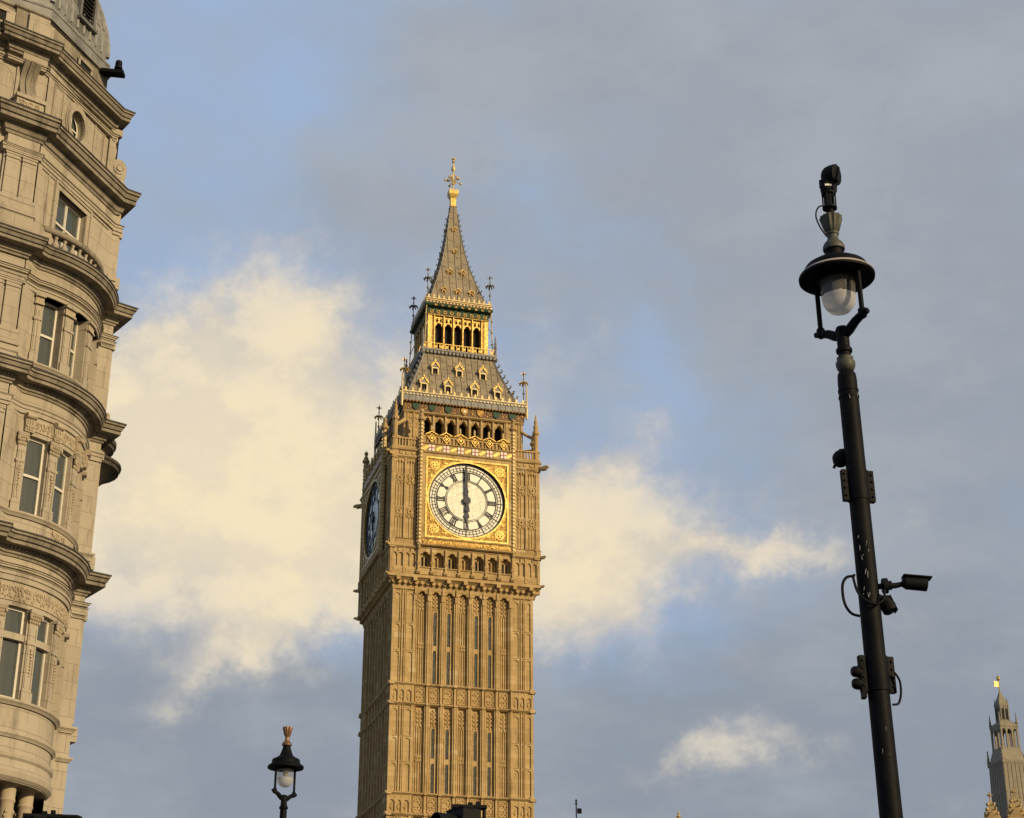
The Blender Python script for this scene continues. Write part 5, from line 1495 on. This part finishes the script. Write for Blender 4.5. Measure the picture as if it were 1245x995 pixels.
# finial between hood and camera
b = MB(); b.lathe((0, 0, ZR), [(.098, .20), (.09, .25), (.09, .31), (.098, .33)], 24); b.build('hood_neck', BLACK, lampR, smooth=40)
b = MB(); b.lathe((0, 0, ZR), [(.09, .315), (.112, .325), (.115, .36), (.098, .40), (.066, .435), (.055, .47), (.058, .50), (.068, .51), (.068, .525), (.058, .535)], 24)
b.lathe((0, 0, ZR), [(.058, .53), (.08, .56), (.1, .63), (.122, .71), (.118, .72), (.04, .72)], 26, flute=-.1)
b.build('crown_finial', BRONZE, lampR, smooth=30)
b = MB(); b.lathe((0, 0, ZR), [(.042, .70), (.042, .84)], 16); b.build('camera_mast', BLACK, lampR, smooth=40)

# cameras fixed to the post: things of their own
G = 'security cameras fixed to the lamp post'
ptz = thing('security_camera', 'black swivelling dome camera with a wiper arm on top of the lamp post', 'camera', (lx(10.86), LY, 10.86), 0, G)
ptz.scale = (.9, .9, .95)
b = MB(); b.lathe((0, 0, 0), [(.07, -.03), (.085, -.02), (.085, 0), (.062, .01), (.062, .15), (.085, .16), (.085, .185), (.06, .19), (.06, .22)], 20)
for i in range(6): a = i * pi / 3; b.tube([(.075 * cos(a), .075 * sin(a), -.01), (.075 * cos(a), .075 * sin(a), .17)], .009, 6)
b.build('mount_cage', BLACKM, ptz, smooth=35)
b = MB(); b.lathe((-.01, 0, .2), [(.078, 0), (.082, .02), (.08, .12), (.06, .16), (.0, .17)], 20); b.tube([(-.07, -.02, .24), (-.07, -.02, .33)], .035, 10); b.build('pan_base', BLACKM, ptz, smooth=35)
b = MB(); b.obox((-.01, -.078, .245), (1, 0, 0), (0, 1, 0), (0, 0, 1), .04, .006, .012); b.build('pale_sticker', WHITEP, ptz)
hd = MB()
ax = Vector((.80, -.58, -.12)).normalized(); c = Vector((.045, -.01, .40))
R0 = [(-.115, .012), (-.108, .05), (-.085, .085), (-.05, .108), (0, .12), (.045, .122), (.075, .122), (.08, .11), (.083, .07), (.083, .01)]
pts = [tuple(c + ax * t) for t, r in R0]; hd.tube(pts, [r for t, r in R0], 24); hd.build('camera_head', BLACKM, ptz, smooth=35)
b = MB(); n_ = ax.cross(Vector((0, 0, 1))).normalized()
n2 = ax.cross(n_).normalized()
wd2 = (n_ * -.35 + Vector((0, 0, .93))).normalized()
b.obox(tuple(c + ax * .10 + n_ * .02), wd2, ax, wd2.cross(ax), .1, .010, .014)
b.obox(tuple(c + ax * .09 - wd2 * .1 + n_ * .02), wd2, ax, wd2.cross(ax), .025, .022, .026)
b.obox(tuple(c + n_ * .02 - Vector((0, 0, .16))), ax, n_, ax.cross(n_).normalized(), .05, .05, .05)
b.build('wiper_arm', BLACKM, ptz)
cb2 = MB(); P = [(-.07, -.03, .0), (-.12, -.05, -.02), (-.155, -.05, -.08), (-.16, -.05, -.16), (-.13, -.05, -.26), (-.09, -.04, -.33), (-.06, -.03, -.37)]
cb2.cable(P, .0085)
tag(cb2.build('cable', BLACKM, None, smooth=60), 'thin black cable curving from the top camera down to the lamp finial', 'cable')
bpy.data.objects['cable'].location = (lx(10.86), LY, 10.86)

bul = thing('security_camera', 'black bullet camera on a horizontal arm sticking out right of the lamp post', 'camera', (lx(6.69) + .12, LY - .02, 6.69), 0, G)
b = MB(); b.tube([(-.03, 0, 0), (.14, 0, .01), (.225, 0, .03)], [.028, .028, .024], 12); b.tube([(.015, 0, .005), (.06, 0, .008)], .074, 20); b.tube([(.07, 0, .01), (.10, 0, .012)], .044, 14); b.build('bracket', BLACKM, bul, smooth=35)
b = MB(); b.tube([(.205, 0, .035), (.225, 0, .035), (.23, -.005, .035), (.42, -.015, .016), (.435, -.015, .014)], [.042, .052, .062, .066, .064], 20)
b.build('camera_body', BLACKM, bul, smooth=35)
b = MB(); b.obox((.345, -.012, .088), Vector((1, -.03, -.1)).normalized(), (0, 1, 0), (.1, 0, 1), .135, .06, .006); b.build('sun_shield', BLACKM, bul)
dn = thing('security_camera', 'small black turret camera tucked against the post below the bullet camera', 'camera', (lx(6.52) + .10, LY + .01, 6.52), 0, G)
b = MB(); b.tube([(-.02, 0, .06), (.05, -.01, .02), (.07, -.01, -.01)], [.05, .052, .05], 14); b.build('bracket', BLACKM, dn, smooth=40)
b = MB(); b.tube([(.035, -.02, .06), (.07, -.03, -.03), (.085, -.035, -.075), (.09, -.037, -.085)], [.055, .075, .07, .05], 18); b.build('camera_body', BLACKM, dn, smooth=40)
b = MB(); b.obox((.115, -.02, .0), Vector((.4, 0, -1)).normalized(), (0, 1, 0), (1, 0, .4), .08, .06, .005); b.build('sun_shield', BLACKM, dn)
bk = thing('security_camera', 'small black camera peeking out behind the left edge of the lamp post', 'camera', (lx(8.06) - .09, LY + .09, 8.06), 0, G)
b = MB(); b.tube([(.05, -.02, .05), (-.02, 0, .05), (-.05, .0, .0)], [.04, .045, .05], 12); b.build('bracket', BLACKM, bk, smooth=40)
b = MB(); b.lathe((-.035, 0, -.02), [(.0, -.085), (.045, -.07), (.075, -.03), (.08, .02), (.07, .05), (.045, .08), (0, .085)], 18); b.build('camera_body', BLACKM, bk, smooth=50)
b = MB(); b.obox((-.065, -.005, -.035), Vector((-.5, 0, -.86)).normalized(), (0, 1, 0), Vector((-.86, 0, .5)), .07, .055, .014); b.build('sun_shield', BLACKM, bk)
# cables round the post
cb3 = MB(); ps = []
cb3.cable([(.13, -.1, -.06), (.11, -.14, -.16), (.03, -.15, -.215), (-.07, -.14, -.17), (-.125, -.11, -.08), (-.14, -.06, .04), (-.14, -.04, .1), (-.12, .0, .12)], .013)
cb3.cable([(-.125, -.03, .10), (-.2, -.03, .09), (-.245, -.03, .02), (-.25, -.03, -.1), (-.23, -.03, -.2), (-.18, -.03, -.27), (-.11, -.05, -.30)], .014)
o = tag(cb3.build('cable', BLACKM, None, smooth=60), 'thick black cable looped round the lamp post beside the bullet camera', 'cable'); o.location = (lx(6.69), LY, 6.69)
# twin round units on the lower clamp
tw = thing('twin_sensor', 'pair of small round black sensors on the left of the lower post clamp', 'sensor', (lx(5.83) - .19, LY - .02, 5.83))
for z in (0.03, -.085):
    b = MB(); b.tube([(.06, 0, z), (.01, 0, z), (-.03, -.01, z), (-.05, -.012, z)], [.05, .056, .05, .035], 16); b.build('sensor_head', BLACKM, tw, smooth=40)
b = MB(); b.obox((.05, 0, -.05), (1, 0, 0), (0, 1, 0), (0, 0, 1), .02, .05, .17); b.build('back_plate', BLACKM, tw)
cb4 = MB(); cb4.cable([(.16, -.03, .1), (.2, -.03, .02), (.2, -.03, -.1), (.17, -.03, -.19), (.11, -.06, -.21)], .011)
o = tag(cb4.build('cable', BLACKM, None, smooth=60), 'short black cable hanging on the right of the lower post clamp', 'cable'); o.location = (lx(5.75), LY, 5.75)

# the farther lamp with its copper crown
lampL = thing('street_lamp', 'slender black street lamp with a fluted copper crown between the corner building and the tower', 'street lamp', (-4.70, 35.69, .12))
lantern(lampL, 9.29 - .12, radians(52), .95, COPPER, True, BLACK, .07)
b = MB(); b.lathe((0, 0, 0), [(.28, 0), (.28, .4), (.2, .6), (.18, 1.3), (.12, 1.5), (.095, 5.0), (.072, 8.2), (.07, 8.4)], 18); b.build('post', BLACK, lampL, smooth=30)

# ================================================================== traffic lights peeking over the bottom edge
def traffic_light(label, x, y, ztop, rz, arm):
    ba = radians(0) - rz + radians(8); ca, sa = cos(ba), sin(ba); W = lambda a, h, o=0: (a * ca - o * sa, a * sa + o * ca, h)
    t = thing('traffic_light', label, 'traffic light', (x, y, .12), rz, 'traffic lights at the bottom edge'); z = ztop - .12
    b = MB(); b.lathe((0, .16, 0), [(.09, 0), (.09, .9), (.057, 1.0), (.057, z - .12)], 14); b.build('pole', BLACK, t, smooth=40)
    b = MB(ident); b.box(-.15, .15, -.10, .10, z - 1.02, z - .06); b.box(-.155, .155, -.02, .105, z - .07, z - .045); h = b.build('signal_head', BLACKM, t, bevel=.02)
    for i, zz in enumerate((z - .22, z - .53, z - .84)):
        m_ = MB(); n = 14
        for j in range(n):
            a0, a1 = -.35 + (pi + .7) * j / n, -.35 + (pi + .7) * (j + 1) / n; q = lambda a, yy, r: (r * cos(a), yy, zz + r * sin(a))
            m_.add([q(a0, -.1, .115), q(a1, -.1, .115), q(a1, -.30, .115), q(a0, -.30, .115), q(a0, -.1, .107), q(a1, -.1, .107), q(a1, -.30, .107), q(a0, -.30, .107)], [(0, 1, 2, 3), (7, 6, 5, 4), (3, 2, 6, 7), (0, 3, 7, 4), (1, 0, 4, 5), (2, 1, 5, 6)])
        m_.build('visor', BLACKM, h)
        l = MB(); l.tube([(0, -.1, zz), (0, -.113, zz)], .098, 20); l.build('lens', mat('dark_lens_%d' % i, ((.07, .006, .004), (.07, .035, .004), (.004, .05, .03))[i], .25), h, smooth=40)
    b = MB(); b.obox(W(.05, z - .03), W(1, 0), W(0, 0, 1), (0, 0, 1), .16, .06, .014); b.obox(W(.06, z - .008), W(1, 0), W(0, 0, 1), (0, 0, 1), .02, .03, .02); b.obox(W(.13, z - .005), W(1, 0), W(0, 0, 1), (0, 0, 1), .018, .03, .026)
    b.tube([W(.1, z - .025), W(arm - .04, z - .025), W(arm - .01, z - .035), W(arm, z - .06), W(arm, z - .4), W(arm - .02, z - 1.1), (0.0, .15, z - 1.15)], .017, 10)
    b.build('hanger_bracket', BLACKM, t, smooth=40)
    return t
tl1 = traffic_light('black traffic signal head with a bent bracket in front of the clock tower base', -.445, 15.99, 4.71, radians(-58), .19)
tl2 = traffic_light('black traffic signal head with a long bent bracket below the stone corner building', -3.99, 14.6, 4.365, radians(-50), .37)

# ================================================================== floodlight on the dome ledge
fl = thing('floodlight', 'small black floodlight on a flat bracket sticking out from the dome ledge', 'floodlight', (-12.66, 45.38, 33.38))
b = MB(); b.obox((.05, .0, -.03), (1, 0, -.12), (0, 1, 0), (.12, 0, 1), .36, .16, .055); b.build('bracket', BLACKM, fl)
b = MB(); b.lathe((.21, 0, 0), [(.05, 0), (.05, .1), (.13, .12), (.13, .17), (.10, .18), (.10, .24), (.115, .26), (.1, .4), (.06, .42), (0, .42)], 14); b.build('lamp_head', BLACKM, fl, smooth=35)

# ================================================================== distant palace turret and pinnacles
TX, TY = 71.9, 250.0
tur = thing('turret', 'distant grey stone turret with open lantern stages and a gilded weather vane', 'turret', (72.17, 249.8, .1), radians(15))
tur.scale = (.55, .55, .985)
fT = [face(k) for k in range(4)]
W1 = 3.55
b = MB(); b.sq([(5.2, 0), (5.2, 40.0), (4.05, 41.0), (3.9, 46.5), (W1, 56.4)])
for F in fT:
    b.m = F
    for i in range(7):
        q = -1 + i / 3.0
        b.add([F(q * 3.88 - .08, 3.7, 46.4), F(q * 3.88 + .08, 3.7, 46.4), F(q * 3.88 + .08, 4.02, 46.4), F(q * 3.88 - .08, 4.02, 46.4), F(q * 3.45 - .08, 3.3, 56.4), F(q * 3.45 + .08, 3.3, 56.4), F(q * 3.45 + .08, 3.68, 56.4), F(q * 3.45 - .08, 3.68, 56.4)], [(0, 1, 2, 3), (7, 6, 5, 4), (0, 4, 5, 1), (1, 5, 6, 2), (2, 6, 7, 3), (3, 7, 4, 0)])
    for z in (49.2, 52.3): b.box(-3.85, 3.85, 3.3, 3.92 - (z - 46) * .03, z - .1, z + .1)
    for i in range(6): u = -3.0 + 1.2 * i; b.arch(u - .45, u + .45, 48.0, .7, 49.1, 3.3, 3.95, 4)
b.build('turret_wall', GREYSTONE, tur)
b = MB()
for F in fT:
    b.m = F
    for i in range(6): u = -3.0 + 1.2 * i; b.poly([(u - .28, 46.7), (u + .28, 46.7), (u + .28, 48.2), (u, 48.7), (u - .28, 48.2)], 3.3, 3.91)
b.build('louvred_opening', VOID, tur)
b = MB(); b.sq([(W1, 56.3), (3.8, 56.6), (3.85, 56.9), (3.3, 57.2), (2.9, 58.2), (2.7, 58.6)]); b.build('turret_cornice', GREYSTONE, tur)
def pinn(root, x, y, z, h, r, m_):
    b = MB(); b.lathe((x, y, z), [(r, 0), (r, h * .25), (r * 1.3, h * .28), (r * .8, h * .4), (r * .9, h * .5), (r * .5, h * .6), (r * .65, h * .68), (r * .3, h * .8), (r * .5, h * .88), (0, h)], 8); b.build('pinnacle', m_, root)
for sx, sy in ((-1, -1), (1, -1), (1, 1), (-1, 1)):
    pinn(tur, sx * 3.6, sy * 3.6, 56.4, 2.6, .4, GREYSTONE); pinn(tur, sx * 2.5, sy * 2.5, 62.0, 2.2, .32, GREYSTONE); pinn(tur, sx * 1.2, sy * 1.2, 65.0, 1.6, .22, GREYSTONE)
b = MB(); b.sq([(2.65, 58.5), (2.65, 58.9)]); b.sq([(2.55, 61.9), (2.7, 62.1), (2.7, 62.4), (1.6, 62.9)])
for F in fT:
    b.m = F
    for u in (-2.45, -.85, .85, 2.45): b.box(u - .2, u + .2, 2.1, 2.6, 58.8, 62.0)
    for a, c in ((-2.25, -1.05), (-.65, .65), (1.05, 2.25)): b.arch(a, c, 61.0, .7, 62.0, 2.1, 2.55, 4)
b.build('open_lantern', GREYSTONE, tur)
b = MB(); b.sq([(1.3, 62.6), (1.25, 65.2), (1.4, 65.4), (1.4, 65.7), (1.2, 65.85), (.85, 66.4), (.42, 67.1), (.16, 67.6)])
for F in fT:
    b.m = F
    for u in (-1.1, 0, 1.1): b.box(u - .12, u + .12, 1.1, 1.42, 62.8, 65.3)
b.build('spirelet', GREYSTONE, tur)
b = MB()
for F in fT:
    b.m = F
    for u in (-.55, .55): b.poly([(u - .32, 63.2), (u + .32, 63.2), (u + .32, 64.6), (u, 65), (u - .32, 64.6)], 1.1, 1.33)
b.build('dark_opening', VOID, tur)
b = MB(); b.tube([(0, 0, 67.3), (0, 0, 69.6)], .16, 6); b.lathe((0, 0, 69.2), [(0, 0), (.5, .3), (.5, .55), (.3, .75), (0, .95)], 8)
b.poly([(-1.6, 68.35), (-.05, 68.3), (-.05, 69.1), (-1.5, 69.15), (-1.3, 68.75)], -.1, .1); b.lathe((0, 0, 67.55), [(0, 0), (.25, .15), (0, .4)], 8)
b.build('gilded_vane', GOLD, tur)

def stone_pinnacle(label, x, y, ztop, w, base):
    t = thing('stone_pinnacle', label, 'pinnacle', (x, y, .1), radians(-14), 'golden pinnacles in front of the grey turret')
    b = MB(); b.sq([(w, 0), (w, base)]); b.build('shaft', GOLDSTONE, t)
    b = MB(); b.sq([(w * 1.25, base - .1), (w * 1.3, base + .2), (w * .9, base + .4), (w * .55, base + 1.6), (w * .22, ztop - 1.2)])
    for F in fT:
        b.m = F; b.poly([(-w, base + .3), (w, base + .3), (0, base + 1.5)], w * .6, w * 1.1)
    for sx, sy in ((-1, -1), (1, -1), (1, 1), (-1, 1)):
        for i in range(4):
            q = i / 4; r = w * (.95 - q * .7); b.obox((sx * r, sy * r, base + .5 + q * (ztop - base - 1.5)), Vector((sx, sy, .6)).normalized(), Vector((-sy, sx, 0)).normalized(), (0, 0, 1), .2, .12, .1)
    b.build('crocketed_spirelet', GOLDSTONE, t)
    b = MB(); b.tube([(0, 0, ztop - 1.4), (0, 0, ztop)], .1, 6)
    b.obox((0, 0, ztop - .45), (1, 0, 0), (0, 1, 0), (0, 0, 1), .34, .1, .1); b.obox((0, 0, ztop - .45), (1, 0, 0), (0, 1, 0), (0, 0, 1), .1, .34, .102); b.build('cross_finial', GOLDSTONE, t)
stone_pinnacle('golden pinnacle with a cross finial left of the grey turret', 59.9, 216.9, 45.2, .85, 41.2)
stone_pinnacle('golden stone pinnacle standing right in front of the grey turret', 63.0, 217.2, 45.7, .95, 41.6)
# distant roofline ornaments
b = MB(); b.tube([(0, 0, 0), (0, 0, 40.55)], [.12, .07], 8); vr = thing('weather_vane', 'thin dark weather vane with a small square flag right of the tower foot', 'weather vane', (7.40, 199.8, .1)); b.build('pole', BLACKM, vr)
b = MB(); b.poly([(.1, 39.25), (.62, 39.25), (.62, 39.85), (.1, 39.85)], -.04, .04); b.poly([(.2, 39.35), (.5, 39.35), (.5, 39.72), (.2, 39.72)], -.06, .06); b.build('square_flag', BLACKM, vr)
b = MB(); b.lathe((0, 0, 40.2), [(0, 0), (.16, .15), (.06, .35), (.14, .5), (0, .75)], 8); b.build('finial', BLACKM, vr)
tr_ = thing('roof_finial', 'tiny white carved finial peeking over the bottom edge right of centre', 'finial', (19.1, 199.1, .1))
b = MB(); b.tube([(0, 0, 0), (0, 0, 38.3)], [.3, .16], 8); b.build('pole', IRON_TRIM, tr_)
b = MB(); b.lathe((0, 0, 38.2), [(.1, 0), (.25, .15), (.12, .35), (.3, .6), (.1, .8), (.18, 1.0), (0, 1.25)], 8); b.obox((-.25, 0, 38.6), (.6, 0, .8), (0, 1, 0), (-.8, 0, .6), .3, .1, .1); b.build('white_finial_head', GILTWHITE, tr_)
